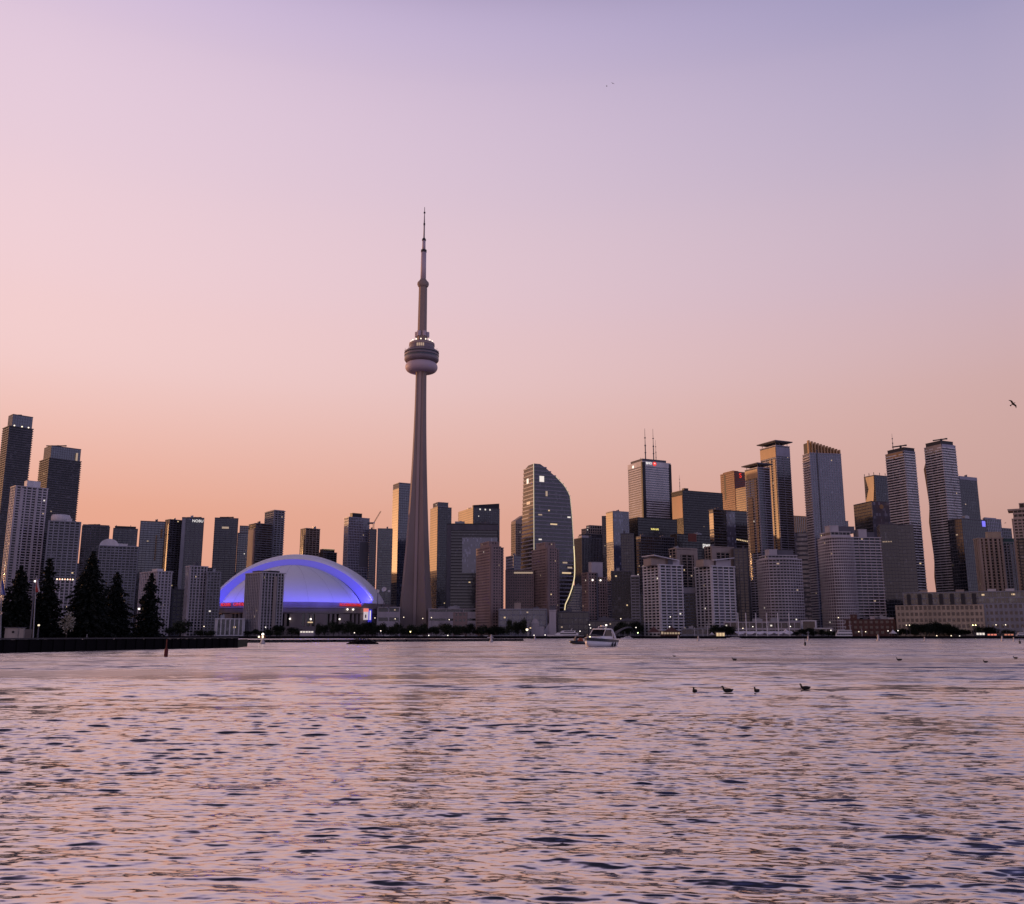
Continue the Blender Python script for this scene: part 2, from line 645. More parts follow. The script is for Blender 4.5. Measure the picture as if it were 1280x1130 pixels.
m_.build('sheet_piling', STONE, sw)
m_ = MB()
for a_, b_ in ((pL0, pL1), (pL1, pL2)):
    d = b_ - a_
    n = Vector((d.y, -d.x, 0)).normalized()
    m_.box(a_ + n * -0.6 + Vector((0, 0, 2.1)), d, n * 1.0, (0, 0, 0.25))
m_.build('coping', solid('sea wall coping', (0.06, 0.055, 0.055)), sw)
# the long low breakwater beyond it
b0 = onwater(300, 803.4)
b1 = onwater(654, 801.2)
rng = random.Random(3)
m_ = MB()
d = (b1 - b0)
n = Vector((d.y, -d.x, 0)).normalized()
m_.box(b0 - n * 5 + Vector((0, 0, -1.5)), d, n * 5, (0, 0, 2.55))
bw = empty('breakwater', (b0.x, b0.y, 0), 'long low dark breakwater in front of the far shore', 'breakwater')
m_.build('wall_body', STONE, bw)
m_ = MB()
for k in range(420):
    t = rng.random()
    p = b0 + d * t + n * rng.uniform(-0.6, 1.6)
    m_.sphere((p.x, p.y, rng.uniform(-0.2, 0.6)), rng.uniform(0.35, 0.9), 6, 4, (1.3, 1, 0.7))
rk = m_.build('riprap', solid('wet riprap', (0.05, 0.047, 0.047)), bw)
rk['kind'] = 'stuff'
# quay edge of the city
m_ = MB()
m_.box((-1550, 852.5, -1.5), (3100, -29, 0), (0, 6, 0), (0, 0, 3.5))
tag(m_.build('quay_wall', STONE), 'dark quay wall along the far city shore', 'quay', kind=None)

# ------------------------------------------------------------------ buildings
LITM = {}


def lit_mesh(mat, wv, hv):
    key = (mat.name, round(wv, 1), round(hv, 1))
    if key not in LITM:
        mb = MB()
        mb.box((-wv / 2, -0.12, -hv / 2), (wv, 0, 0), (0, 0.22, 0), (0, 0, hv))
        o = mb.build('lit_window', mat)
        LITM[key] = o.data
        bpy.data.objects.remove(o)
    return LITM[key]


class Bld:
    pass


ALL = []
brng = random.Random(5)


def offset_poly(poly, outs):
    n = len(poly)
    res = []
    for k in range(n):
        p0, p1, p2 = Vector(poly[k - 1]), Vector(poly[k]), Vector(poly[(k + 1) % n])
        e1 = (p1 - p0).normalized()
        e2 = (p2 - p1).normalized()
        n1 = Vector((e1.y, -e1.x))
        n2 = Vector((e2.y, -e2.x))
        o1, o2 = outs[k - 1], outs[k]
        den = e1.x * e2.y - e1.y * e2.x
        if abs(den) < 0.05:
            res.append(tuple(p1 + n2 * o2))
            continue
        a1 = p1 + n1 * o1
        a2 = p1 + n2 * o2
        t = ((a2.x - a1.x) * e2.y - (a2.y - a1.y) * e2.x) / den
        res.append(tuple(a1 + e1 * t))
    return res


def clad(bd, poly, z0, z1, gl, cl, fh, band, bo, bay, pier, po, lit, wavy, corner, tops=None, slabmat=None):
    """glass core, storey bands and piers as real relief, some lit windows"""
    root = bd.root
    gz = MB().prism(poly, z0, z1, uv=True).build('glazing', gl, root)
    n = len(poly)
    nf = max(1, int((z1 - z0) / fh))
    fhh = (z1 - z0) / nf
    vis = []
    for k in range(n):
        p0, p1 = Vector(poly[k]), Vector(poly[(k + 1) % n])
        e = p1 - p0
        nn = Vector((e.y, -e.x)).normalized()
        mid = (p0 + p1) / 2
        vis.append(nn.dot(-mid) > -0.10 * mid.length)
    mb = MB()
    if band > 0:
        op = offset_poly(poly, [bo] * n)
        for f in range(nf):
            zz = z0 + f * fhh
            mb.prism(op, zz, zz + band * fhh)
    if wavy:
        for k in range(n):
            if not vis[k]:
                continue
            p0, p1 = Vector(poly[k]), Vector(poly[(k + 1) % n])
            e = p1 - p0
            L = e.length
            e.normalize()
            nn = Vector((e.y, -e.x))
            for f in range(1, nf):
                zz = z0 + f * fhh
                x = brng.uniform(-2, 2)
                while x < L - 1:
                    w_ = brng.uniform(0.22, 0.6) * L
                    xa, xb = max(0.1, x), min(L - 0.1, x + w_)
                    if xb - xa > 1:
                        o = p0 + e * xa - nn * 0.2
                        mb.box((o.x, o.y, zz - 0.15), (e.x * (xb - xa), e.y * (xb - xa), 0), (nn.x * (wavy + 0.2), nn.y * (wavy + 0.2), 0), (0, 0, 1.25))
                    x += w_ + brng.uniform(0.06, 0.25) * L
    if mb.f:
        mb.build('storey_cladding', slabmat or cl, root)
    mb = MB()
    if pier > 0:
        for k in range(n):
            if not vis[k]:
                continue
            p0, p1 = Vector(poly[k]), Vector(poly[(k + 1) % n])
            e = p1 - p0
            L = e.length
            if L < 1.5:
                continue
            e.normalize()
            nn = Vector((e.y, -e.x))
            nb = max(1, round(L / bay))
            for j in range(0, nb + 1):
                x = L * j / nb
                x = min(max(x, pier / 2 + 0.03), L - pier / 2 - 0.03)
                o = p0 + e * (x - pier / 2) - nn * 0.25
                mb.box((o.x, o.y, z0 + 0.05), (e.x * pier, e.y * pier, 0), (nn.x * (po + 0.25), nn.y * (po + 0.25), 0), (0, 0, z1 - z0 + 0.12))
    if corner > 0:
        for k in range(n):
            p = poly[k]
            q = poly[(k + 1) % n]
            mb.cbox((p[0], p[1], z0 + 0.02), corner, corner, z1 - z0 + 0.25, math.atan2(q[1] - p[1], q[0] - p[0]))
    if mb.f:
        mb.build('pier_cladding', cl, root)
    vk = [k for k in range(n) if vis[k] and (Vector(poly[(k + 1) % n]) - Vector(poly[k])).length > 3]
    for _ in range(int(lit * .65 + .5) if vk else 0):
        k = brng.choice(vk)
        p0, p1 = Vector(poly[k]), Vector(poly[(k + 1) % n])
        e = p1 - p0
        L = e.length
        e.normalize()
        nn = Vector((e.y, -e.x))
        f = brng.randrange(1, nf) if nf > 1 else 0
        zc_ = z0 + f * fhh + (band + (1 - band) / 2) * fhh
        hv = min(1.4, (1 - band) * fhh * 0.9)
        wv = brng.choice([1.3, 1.7, 1.7, 2.4])
        x = brng.uniform(1.6, L - 1.6) if L > 3.4 else L / 2
        c = p0 + e * x + nn * 0.05
        if wavy:
            c = c + nn * 0.2
        o = bpy.data.objects.new('lit_window', lit_mesh(brng.choice([L_WARM, L_COOL, L_DIM, L_DIM]), wv, hv))
        COL.objects.link(o)
        o.parent = gz
        o.location = (c.x - root.location.x, c.y - root.location.y, zc_ - root.location.z)
        o.rotation_euler = (0, 0, math.atan2(e.y, e.x))


def B(name, cat, label, xl, xc, xr, yt, D, th=25.0, dep=30.0, gl=None, cl=None, fh=3.3, band=.3, bo=.25, bay=4.0, pier=.4, po=.4, lit=4,
      group=None, bulge=0.0, bulgeL=0.0, wavy=0.0, corner=0.0, parapet=True, units=2, ybase=None, slabmat=None):
    gl = gl or G_DARK
    cl = cl or GREY
    bd = Bld()
    C = at(xc, yt, D)
    z = C.z
    if xl is None:
        th = -math.degrees(math.atan2(C.x, C.y)) - 1.0
    d1 = Vector((math.cos(R(th)), math.sin(R(th))))
    d2 = Vector((-math.sin(R(th)), math.cos(R(th))))
    a = solve(C.x, C.y, z, d1.x, d1.y, xr)
    b = solve(C.x, C.y, z, d2.x, d2.y, xl) if xl is not None else dep
    if a < 2 or a > 160 or b < 2 or b > 130:
        print('CHECK', label, 'a', round(a, 1), 'b', round(b, 1))
        b = min(max(b, 8), 90) if b > 0 else 40
        a = min(max(a, 4), 200)
    c0 = Vector((C.x, C.y))
    poly = []
    if bulge:
        nn = Vector((d1.y, -d1.x))
        for j in range(11):
            t = j / 11
            p = c0 + d1 * a * t + nn * bulge * 4 * t * (1 - t)
            poly.append((p.x, p.y))
    else:
        poly.append((c0.x, c0.y))
    poly.append(tuple(c0 + d1 * a))
    poly.append(tuple(c0 + d1 * a + d2 * b))
    if bulgeL:
        nn = -d1
        for j in range(9):
            t = j / 9
            p = c0 + d2 * b * (1 - t) + nn * bulgeL * 4 * t * (1 - t)
            poly.append((p.x, p.y))
    else:
        poly.append(tuple(c0 + d2 * b))
    z0 = Z0 if ybase is None else at(xc, ybase, D).z
    bd.root = empty(name, (C.x, C.y, z0), label, cat, group)
    bd.C, bd.d1, bd.d2, bd.a, bd.b, bd.z, bd.z0, bd.D, bd.xc, bd.poly = c0, d1, d2, a, b, z, z0, D, xc, poly
    bd.cl, bd.gl, bd.fh, bd.bo = cl, gl, fh, max(bo, po if pier else 0)
    clad(bd, poly, z0, z, gl, cl, fh, band, bo, bay, pier, po, lit, wavy, corner, slabmat=slabmat)
    # roof: slab with a parapet
    rf = MB().prism(offset_poly(poly, [max(bo, po if pier else 0) + 0.06] * len(poly)), z + 0.25, z + (1.3 if parapet else 0.6)).build('roof', cl, bd.root)
    for _ in range(units):
        t, s = brng.uniform(.12, .8), brng.uniform(.08, .6)
        sz = brng.uniform(.08, .2)
        p = c0 + d1 * a * t + d2 * b * s
        h = brng.uniform(1.5, 3.6)
        mb = MB()
        mb.cbox((p.x, p.y, z + 0.5), a * sz, min(b, 30) * 0.2, h + 0.8, R(th))
        mb.cbox((p.x + 1, p.y, z + 0.6), a * sz * .3, 1.6, h + 1.6, R(th))
        mb.build('roof_plant', METAL if brng.random() < .3 else DGREY, rf)
    ALL.append(bd)
    return bd


def zpx(bd, py):
    return at(bd.xc, py, bd.D).z


def rect(bd, t0, t1, s0, s1):
    c0, d1, d2, a, b = bd.C, bd.d1, bd.d2, bd.a, bd.b
    return [tuple(c0 + d1 * a * t + d2 * b * s) for t, s in ((t0, s0), (t1, s0), (t1, s1), (t0, s1))]


def pent(bd, t0, t1, s0, s1, yt, mat=None, name='penthouse', y0=None, bev=0.0):
    """box on the roof between fractions t of the front and s of the depth"""
    z1 = zpx(bd, yt)
    zb = bd.z + 0.3 if y0 is None else zpx(bd, y0)
    poly = rect(bd, t0, t1, s0, s1)
    mb = MB()
    mb.prism(poly, zb, z1)
    mb.prism(offset_poly(poly, [0.25] * 4), z1 + 0.02, z1 + 0.6)
    return mb.build(name, mat or bd.cl, bd.root)


def tier(bd, t0, t1, s0, s1, yt, y0=None, **kw):
    """set-back upper storeys with the same cladding"""
    z1 = zpx(bd, yt)
    zb = bd.z + 1.35 if y0 is None else zpx(bd, y0)
    poly = rect(bd, t0, t1, s0, s1)
    q = dict(gl=bd.gl, cl=bd.cl, fh=bd.fh, band=.3, bo=.25, bay=4.0, pier=.4, po=.4, lit=1, wavy=0, corner=0)
    q.update(kw)
    clad(bd, poly, zb, z1, q['gl'], q['cl'], q['fh'], q['band'], q['bo'], q['bay'], q['pier'], q['po'], q['lit'], q['wavy'], q['corner'])
    MB().prism(offset_poly(poly, [max(q['bo'], q['po']) + .06] * 4), z1 + .2, z1 + 1.1).build('roof', q['cl'], bd.root)


def panel(bd, side, t0, t1, y0, y1, mat, name, out=0.5, depth=0.4):
    """solid wall panel on the front (side 0) or the left face (side 1), heights by pixel rows y0 (top) and y1 (foot)"""
    z1 = zpx(bd, y0)
    z0 = max(bd.z0, zpx(bd, y1)) if y1 is not None else bd.z0
    if side == 0:
        p = bd.C + bd.d1 * bd.a * t0
        e = bd.d1 * bd.a * (t1 - t0)
        nn = Vector((bd.d1.y, -bd.d1.x))
    else:
        p = bd.C + bd.d2 * bd.b * t1
        e = bd.d2 * bd.b * (t0 - t1)
        nn = -bd.d1
    o = p + nn * out
    mb = MB()
    mb.box((o.x, o.y, z0), (e.x, e.y, 0), (-nn.x * depth, -nn.y * depth, 0), (0, 0, z1 - z0))
    return mb.build(name, mat, bd.root)


def sign(bd, side, t, py, text, mat, hm, out=0.9, name='sign_lettering'):
    """raised lettering on a face"""
    z = zpx(bd, py)
    if side == 0:
        p = bd.C + bd.d1 * bd.a * t
        nn = Vector((bd.d1.y, -bd.d1.x))
        ang = math.atan2(bd.d1.y, bd.d1.x)
    else:
        p = bd.C + bd.d2 * bd.b * t
        nn = -bd.d1
        ang = math.atan2(-bd.d2.y, -bd.d2.x)
    cu = bpy.data.curves.new(name, 'FONT')
    cu.body = text
    cu.size = hm * 1.38
    cu.extrude = 0.15
    cu.align_x = 'CENTER'
    cu.align_y = 'CENTER'
    cu.materials.append(mat)
    o = text_mesh(name, cu)
    o.parent = bd.root
    q = p + nn * out
    o.location = (q.x - bd.root.location.x, q.y - bd.root.location.y, z - bd.root.location.z)
    o.rotation_euler = (math.pi / 2, 0, ang)
    return o


def disc(bd, side, t, py, r, mat, name='sign_roundel', out=0.8, inner=None):
    z = zpx(bd, py)
    p = bd.C + (bd.d1 * bd.a * t if side == 0 else bd.d2 * bd.b * t)
    nn = Vector((bd.d1.y, -bd.d1.x)) if side == 0 else -bd.d1
    mb = MB()
    q0 = p + nn * (out - 0.4)
    q1 = p + nn * out
    mb.tube((q0.x, q0.y, z), (q1.x, q1.y, z), r, r, 24)
    return mb.build(name, mat, bd.root)


def mast(bd, t, s, y_top, y_foot=None, r=0.5, name='mast', mat=None):
    p = bd.C + bd.d1 * bd.a * t + bd.d2 * bd.b * s
    z0 = bd.z + 0.4 if y_foot is None else zpx(bd, y_foot)
    z1 = zpx(bd, y_top)
    mb = MB()
    mb.tube((p.x, p.y, z0), (p.x, p.y, z0 + (z1 - z0) * .55), r, r * .8, 8)
    mb.tube((p.x, p.y, z0 + (z1 - z0) * .55), (p.x, p.y, z1), r * .55, r * .25, 8)
    for k in (0.3, 0.5, 0.72):
        zz = z0 + (z1 - z0) * k
        mb.tube((p.x, p.y, zz), (p.x, p.y, zz + 1.2), r * 1.5, r * 1.5, 8)
    return mb.build(name, mat or DGREY, bd.root)


def rig(bd, t, s, y, length, ang=0.0, zb=None):
    """window-washing boom on the roof"""
    p = bd.C + bd.d1 * bd.a * t + bd.d2 * bd.b * s
    z = zpx(bd, y)
    zb = bd.z if zb is None else zb
    mb = MB()
    mb.cbox((p.x, p.y, zb), 1.8, 1.8, z - zb + 0.8, R(10))
    c, s_ = math.cos(ang), math.sin(ang)
    e0 = Vector((p.x - length * .62, p.y, z - length * .62 * s_))
    e1 = Vector((p.x + length * .38, p.y, z + length * .38 * s_))
    mb.tube(e0, e1, 0.75, 0.75, 6)
    mb.cbox((e1.x, e1.y, e1.z - 0.8), 2.4, 1.4, 1.6)
    return mb.build('cleaning_boom', BLACK, bd.root)
OT, AT, HT = 'office_tower', 'apartment_tower', 'hotel_tower'
TW, AB, LB = 'skyscraper', 'apartment tower', 'low building'

# ---- far left group
b = B(AT, AB, 'tallest dark balconied tower at the far left edge of the skyline', 4, 12, 41, 533, 1150, th=46, gl=G_HOME, cl=DGREY, fh=3.0, band=.34, bo=.9, pier=.3, po=.3, bay=7, lit=3, units=0)
tier(b, .12, .98, .1, .8, 517.5, band=.08, bo=.05, pier=.25, bay=3, po=.2, lit=0, gl=G_BLUE)
for t in (.25, .58, .86):
    mb = MB(); p = b.C + b.d1 * b.a * t + b.d2 * b.b * .04
    mb.sphere((p.x, p.y - 2.4, zpx(b, 533) + 1.9), .85, 10, 6); mb.build('roof_lamp', LAMP, b.root)
rig(b, .45, .4, 515.5, 6, 0, zpx(b, 518))
b = B(AT, AB, 'dark balconied tower with a glazed crown and a flat boom on its roof', 50, 62, 101, 573, 1200, th=45, gl=G_HOME, cl=DGREY, fh=3.0, band=.36, bo=.9, pier=.3, po=.3, bay=8, lit=5, units=0)
tier(b, -.08 + .12, .99, .06, .8, 557, band=.1, bo=.05, pier=.25, bay=3, po=.2, lit=0, gl=G_BLUE)
rig(b, .35, .4, 553.5, 26, 0, zpx(b, 558))
p = b.C + b.d1 * b.a * .86; mb = MB(); mb.cbox((p.x, p.y - .6, zpx(b, 572)), 2.2, 1, zpx(b, 562) - zpx(b, 572), 0); mb.build('lit_stair', L_DIM, b.root)
b = B(AT, AB, 'pale ribbed apartment tower with a drum-shaped rooftop, left of the flagpole', 14, 20, 60, 608, 1000, th=44, gl=G_HOME, cl=PINK, fh=2.9, band=.42, bo=.25, bay=5.2, pier=1.3, po=.6, lit=22, units=1)
pent(b, .36, .78, .2, .8, 599, WHITE)
panel(b, 0, .17, .25, 609, None, PINK, 'wall_pier', .9); panel(b, 0, .62, .70, 609, None, PINK, 'wall_pier', .9)
b = B(AT, AB, 'grey ribbed apartment tower with a pale rounded penthouse, beside the conifers', None, 61, 101, 652, 980, gl=G_HOME, cl=GREY, fh=2.9, band=.4, bay=5, pier=1.1, po=.5, lit=14, units=0)
pr = [b.C + b.d1 * b.a * .36 + b.d2 * b.b * .45]
mb = MB(); mb.lathe([(9.5, b.z + .4), (9.8, zpx(b, 643.5)), (8.6, zpx(b, 641.4)), (4, zpx(b, 641))], (pr[0].x, pr[0].y), 28); mb.build('penthouse', WHITE, b.root, True)
pent(b, .55, .72, .2, .6, 647, WHITE)
B(AT, AB, 'dark slab tower with a boom on top, just right of the rounded penthouse', None, 103, 137, 658, 1150, gl=G_HOME, cl=DGREY, fh=3.0, band=.3, bay=5, pier=.6, lit=3, units=1)
pent(ALL[-1], .02, .98, .1, .8, 655.5, DGREY); rig(ALL[-1], .45, .4, 654, 14, 0)
B(AT, AB, 'dark tower with a white light near its top, left of the blue glass block', None, 142, 172, 661, 1200, gl=G_DARK, cl=DGREY, fh=3.0, band=.35, bay=6, pier=.5, lit=3, units=2)
pent(ALL[-1], .05, .92, .1, .8, 657.5, BLACK); mast(ALL[-1], .1, .3, 655, r=.3); mast(ALL[-1], .7, .3, 654.5, r=.3)
b = B(AT, AB, 'grey apartment slab with a white arched rooftop, behind the big conifer', None, 124, 173, 683, 1000, gl=G_HOME, cl=GREY, fh=2.9, band=.36, bay=3.8, pier=.7, lit=8, units=0)
c0 = b.C + b.d1 * b.a * .25 + b.d2 * b.b * .4
mb = MB(); ring = []
for j in range(15):
    t = math.pi * j / 14
    ring.append((math.cos(t), math.sin(t)))
rw, rh = b.a * .25, zpx(b, 673.5) - b.z
mb.loft([[(c0.x + b.d1.x * rw * q[0] + b.d2.x * s, c0.y + b.d1.y * rw * q[0] + b.d2.y * s, b.z + .6 + rh * q[1]) for q in ring] for s in (-11, 11)]); mb.build('arched_roof', WHITE, b.root)
pent(b, .48, .72, .1, .6, 679, WHITE); pent(b, .74, .95, .2, .6, 681, WHITE)
b = B(OT, TW, 'blue glass residential block with painted orange glints at its right side', None, 176, 208, 652, 1250, gl=G_BLUE, cl=DGREY, fh=3.1, band=.25, bay=5, pier=.3, lit=3, units=1)
panel(b, 0, .62, .68, 668, 700, GOLDW, 'painted_glow_strip', .9); panel(b, 0, .80, .88, 660, 672, GOLDW, 'painted_glow_strip', .9)  # orange highlights on the glass painted as strips
b = B(AT, AB, 'dark tower with an orange glow painted on its left edge, first of the twin towers behind the fir', 207, 212.5, 229, 650, 1220, th=47, gl=G_DARK, cl=DGREY, fh=3.0, band=.3, bay=5, pier=.4, lit=4, units=1)
panel(b, 1, .05, .3, 655, 720, GOLDW, 'painted_glow_strip', .8)  # lit orange edge painted as a strip
b = B(AT, AB, 'dark tower with white lettering at its top corner', None, 228, 255, 647.5, 1215, gl=G_DARK, cl=DGREY, fh=3.0, band=.28, bay=6, pier=.8, lit=6, units=1)
sign(b, 0, .72, 650.7, 'NOBU', S_WHITE, 3.6); rig(b, .6, .4, 645, 18, 0)
panel(b, 0, 0, .16, 648, None, GREY, 'concrete_fin', .9)
b = B(AT, AB, 'pale stepped slab with white vertical fins at the end of the sea wall', 233.5, 238, 259, 708.5, 950, th=40, gl=G_HOME, cl=PINK, fh=2.9, band=.3, bay=3.6, pier=1.0, po=1.0, lit=8, units=2)
b = B(AT, AB, 'darker gridded slab just left of the stadium dome', None, 259.5, 276, 716, 955, gl=G_HOME, cl=GREY, fh=2.9, band=.34, bay=3.6, pier=.8, po=.5, lit=6, units=1)
b = B(AT, AB, 'pale block with broad white fins behind the lone fir', 176, 197, 215, 715, 940, th=46, gl=G_HOME, cl=PINK, fh=2.9, band=.42, bay=3.8, pier=1.3, po=.9, lit=3, units=1)
pent(b, .2, .6, .2, .5, 711, WHITE)
B('apartment_block', AB, 'low dark block of square windows between two finned slabs', None, 216, 239, 738, 965, gl=G_HOME, cl=DGREY, fh=4.2, band=.35, bay=4.2, pier=1.4, po=.5, lit=9, units=2)
b = B('arcade_building', LB, 'low building with tall white columns in front of the stadium', None, 271, 304.5, 774.5, 925, dep=20, gl=G_BLACK, cl=WHITE, fh=12, band=.1, bay=4.0, pier=1.1, po=1.6, lit=1, units=1)
b = B(AT, AB, 'dark tower with a boom on its roof rising behind the dome\'s left shoulder', None, 269, 297.5, 648, 1260, gl=G_DARK, cl=DGREY, fh=3.0, band=.35, bo=.6, bay=7, pier=.5, lit=5, units=0)
rig(b, .55, .4, 644.8, 18, 0); pent(b, .03, .97, .1, .8, 647, DGREY)
p = panel(b, 0, .32, .62, 658, 660.5, L_DIM, 'lit_sign', .9, .2)
b = B(AT, AB, 'slim grey tower with a pale crown, right of the dark boom tower', None, 297.5, 311, 667, 1300, gl=G_BLUE, cl=GREY, fh=3.0, band=.3, bay=4, pier=.4, lit=3, units=0)
tier(b, .15, .97, .1, .8, 657.5, cl=TAN, pier=.6, bay=3, lit=2)
b = B(AT, AB, 'dark balconied tower with a warm brown flank behind the dome', 312, 320.5, 341, 655, 1210, th=40, gl=G_HOME, cl=DGREY, fh=3.0, band=.34, bo=1.0, bay=9, pier=.3, lit=2, units=1)
panel(b, 1, 0, 1, 661, None, BROWN, 'brown_flank', 1.3)
b = B(AT, AB, 'tallest slab behind the dome, grey with balconies at its right', 332, 343, 355.5, 639, 1240, th=38, gl=G_HOME, cl=GREY, fh=3.0, band=.4, bo=.9, bay=4.5, pier=.9, po=1.1, lit=1, units=0)
pent(b, .02, .98, .02, .95, 637.6, GREY)
b = B(HT, 'hotel', 'finned hotel slab standing in front of the dome', 308, 327.5, 355, 716.5, 930, th=44, gl=G_HOME, cl=PINK, fh=2.9, band=.22, bay=3.4, pier=.8, po=1.2, lit=4, units=0)
pent(b, .0, .35, .2, .6, 713.5, DGREY); pent(b, .45, .9, .15, .6, 713, BLACK); panel(b, 0, .52, .66, 720, None, TAN, 'pale_strip', 1.5)
b = B(AT, AB, 'squat dark tower with a lit left flank above the dome\'s apex', 376, 382.5, 400, 661, 1280, th=38, gl=G_DARK, cl=TAN, fh=3.0, band=.22, bay=5, pier=.6, lit=3, units=1)
b = B(AT, AB, 'stepped dark block with a yellow lit top, right of the dome\'s apex', 398, 404, 421, 691, 1290, th=36, gl=G_DARK, cl=DGREY, fh=3.0, band=.3, bay=5, pier=.4, lit=3, units=0)
tier(b, -.1 + .12, .85, .1, .7, 687, lit=0); p = panel(b, 0, .03, .85, 685.6, 687.4, L_WARM, 'lit_crown', -2.0, .6)
b = B(OT, TW, 'broad grey faceted tower left of the yellow crane', 430.5, 436, 462, 647, 1230, th=36, gl=G_BLUE, cl=LILAC, fh=3.4, band=.22, bay=2.4, pier=.5, po=.2, lit=3, units=0)
pent(b, .2, .66, .15, .7, 641, BLACK); panel(b, 0, .55, .97, 676, 708, DGREY, 'dark_panel', .5)
b = B(AT, AB, 'narrow dark block under construction beside the crane', None, 462.2, 470, 662.5, 1240, gl=G_DARK, cl=DGREY, fh=3.1, band=.36, bo=.7, bay=4, pier=.4, lit=1, units=1)
CRANE_AT = (b.C.x + 4, b.C.y + 6, b.z)
b = B(OT, TW, 'dark green banded tower just left of the concrete needle tower', None, 472.5, 490.5, 661.5, 1290, gl=G_GREEN, cl=GREY, fh=3.3, band=.3, bay=7, pier=.3, lit=6, units=1)
b = B(OT, TW, 'glass tower with an orange flank half hidden by the concrete needle tower', 491.5, 499, 523, 604.5, 1330, th=30, gl=G_BLUE, cl=DGREY, fh=3.6, band=.18, bo=.08, bay=3, pier=.25, po=.15, lit=3, units=0)
panel(b, 1, .0, 1.0, 610, 728, GOLDW, 'painted_glow_flank', .35); pent(b, .0, 1.0, 0, .9, 603.5, LILAC)  # sunset glow painted as a panel, ending where the shade begins

# ---- between the needle tower and the curved tower
b = B(OT, TW, 'glass tower with an orange glow painted on its left face right of the needle tower', 538, 547.5, 564.5, 634.5, 1420, gl=G_DARK, cl=DGREY, fh=3.6, band=.2, bo=.1, bay=3, pier=.25, po=.15, lit=3, units=0, ybase=None)
panel(b, 1, .02, .98, 633, 713, GOLDW, 'painted_glow_flank', .35)  # sunlit part of the left face painted as a panel
tier(b, .04, .8, .1, .7, 628, gl=G_DARK, cl=GREY, lit=1); mast(b, .3, .3, 625.5, r=.3); mast(b, .6, .3, 625.5, r=.3); mast(b, .05, .3, 626, r=.3)
b = B(OT, TW, 'broad tower with an orange left face and a raked parapet', 573, 592, 624.5, 635, 1500, gl=G_DARK, cl=DGREY, fh=3.8, band=.25, bo=.12, bay=3.4, pier=.3, po=.2, lit=4, units=3)
panel(b, 1, .02, .98, 634, 660, GOLDW, 'painted_glow_flank', .4)  # orange light on the left face painted as a panel
z1 = zpx(b, 627.2); r_ = rect(b, 0, 1, .02, .08); mb = MB()
lo = [(p[0], p[1], b.z + .5) for p in r_]; hi = [(r_[0][0], r_[0][1], b.z + 5), (r_[1][0], r_[1][1], z1), (r_[2][0], r_[2][1], z1), (r_[3][0], r_[3][1], b.z + 5)]
mb.loft([lo, hi]); mb.build('raked_parapet', BLACK, b.root)
for t in (.22, .42, .6):
    sgn = panel(b, 0, t, t + .05, 635.2, 637, L_COOL, 'lit_window', .45, .2)
b = B(OT, TW, 'black box office block framing a pale blue glass panel', None, 559, 622.5, 655.5, 1230, gl=G_BLACK, cl=BLACK, fh=3.9, band=.3, bo=.15, bay=60, pier=.8, po=.3, lit=3, units=3)
panel(b, 0, .0, .08, 656, None, DGREY, 'frame_column', 2.2, 2.0); panel(b, 0, .0, 1.0, 656, 663, DGREY, 'frame_beam', 2.4, 2.1)
mb = MB(); p0 = b.C + b.d1 * b.a * .30; p1 = b.C + b.d1 * b.a * .99; nn = Vector((b.d1.y, -b.d1.x)) * 1.4
za, zb_ = zpx(b, 716), zpx(b, 672)
mb.prism([tuple(p0 + nn), tuple(p1 + nn), tuple(p1), tuple(p0)], za, zb_, uv=True); mb.build('glass_screen', G_PALE, b.root)
b = B(HT, 'hotel', 'brown gridded hotel tower with a stepped top, left of its twin', 595.5, 613, 626, 684, 960, gl=G_HOME, cl=BROWN, fh=2.9, band=.5, bay=3.2, pier=1.3, po=.3, lit=4, units=0, group='twin brown hotel towers')
tier(b, -.02 + .03, .98, .1, .7, 677.5, cl=BROWN, band=.6, pier=1.6, bay=3.2)
tier(b, 1.02, 1.42, .12, .7, 684.5, y0=795, cl=BROWN, band=.5, pier=1.3, bay=3.2, lit=3)
panel(b, 0, .04, .2, 680, None, BROWN, 'service_shaft', 1.0, 1.3)
b = B(HT, 'hotel', 'brown gridded hotel tower standing in front of the curved tower', 665, 683.5, 696, 686, 975, gl=G_HOME, cl=BROWN, fh=2.9, band=.5, bay=3.2, pier=1.3, po=.3, lit=6, units=0, group='twin brown hotel towers')
tier(b, -.3 + .32, .98, .1, .7, 678.5, cl=BROWN, band=.6, pier=1.6, bay=3.2)
tier(b, 1.02, 1.4, .12, .7, 687, y0=795, cl=BROWN, band=.5, pier=1.3, bay=3.2, lit=3)
panel(b, 0, .04, .2, 682, None, BROWN, 'service_shaft', 1.0, 1.3)
b = B('hotel_wing', LB, 'brown middle block linking the twin hotel towers', None, 632, 667, 714, 1000, gl=G_HOME, cl=BROWN, fh=2.9, band=.55, bay=2.6, pier=1.0, po=.3, lit=4, units=2)
panel(b, 0, .3, .97, 715, 717, L_DIM, 'lit_cornice', .6, .3)
B('office_block', TW, 'plain mauve block in the gap between the twin brown hotels', 632.5, 642, 652, 695.5, 1180, gl=G_BLUE, cl=LILAC, fh=3.6, band=.6, bay=40, pier=.5, lit=1, units=1)
b = B(OT, TW, 'slim far tower with a sloping crown left of the curved tower', 639, 644.5, 655, 655, 1420, gl=G_DARK, cl=TAN, fh=3.6, band=.3, bay=3, pier=.9, po=.3, lit=2, units=0)
z1 = zpx(b, 643); r_ = rect(b, 0, 1, 0, 1); mb = MB()
mb.loft([[(p[0], p[1], b.z + .6) for p in r_], [(r_[0][0], r_[0][1], b.z + 5), (r_[1][0], r_[1][1], z1), (r_[2][0], r_[2][1], z1), (r_[3][0], r_[3][1], b.z + 5)]]); mb.build('sloping_crown', TAN, b.root)
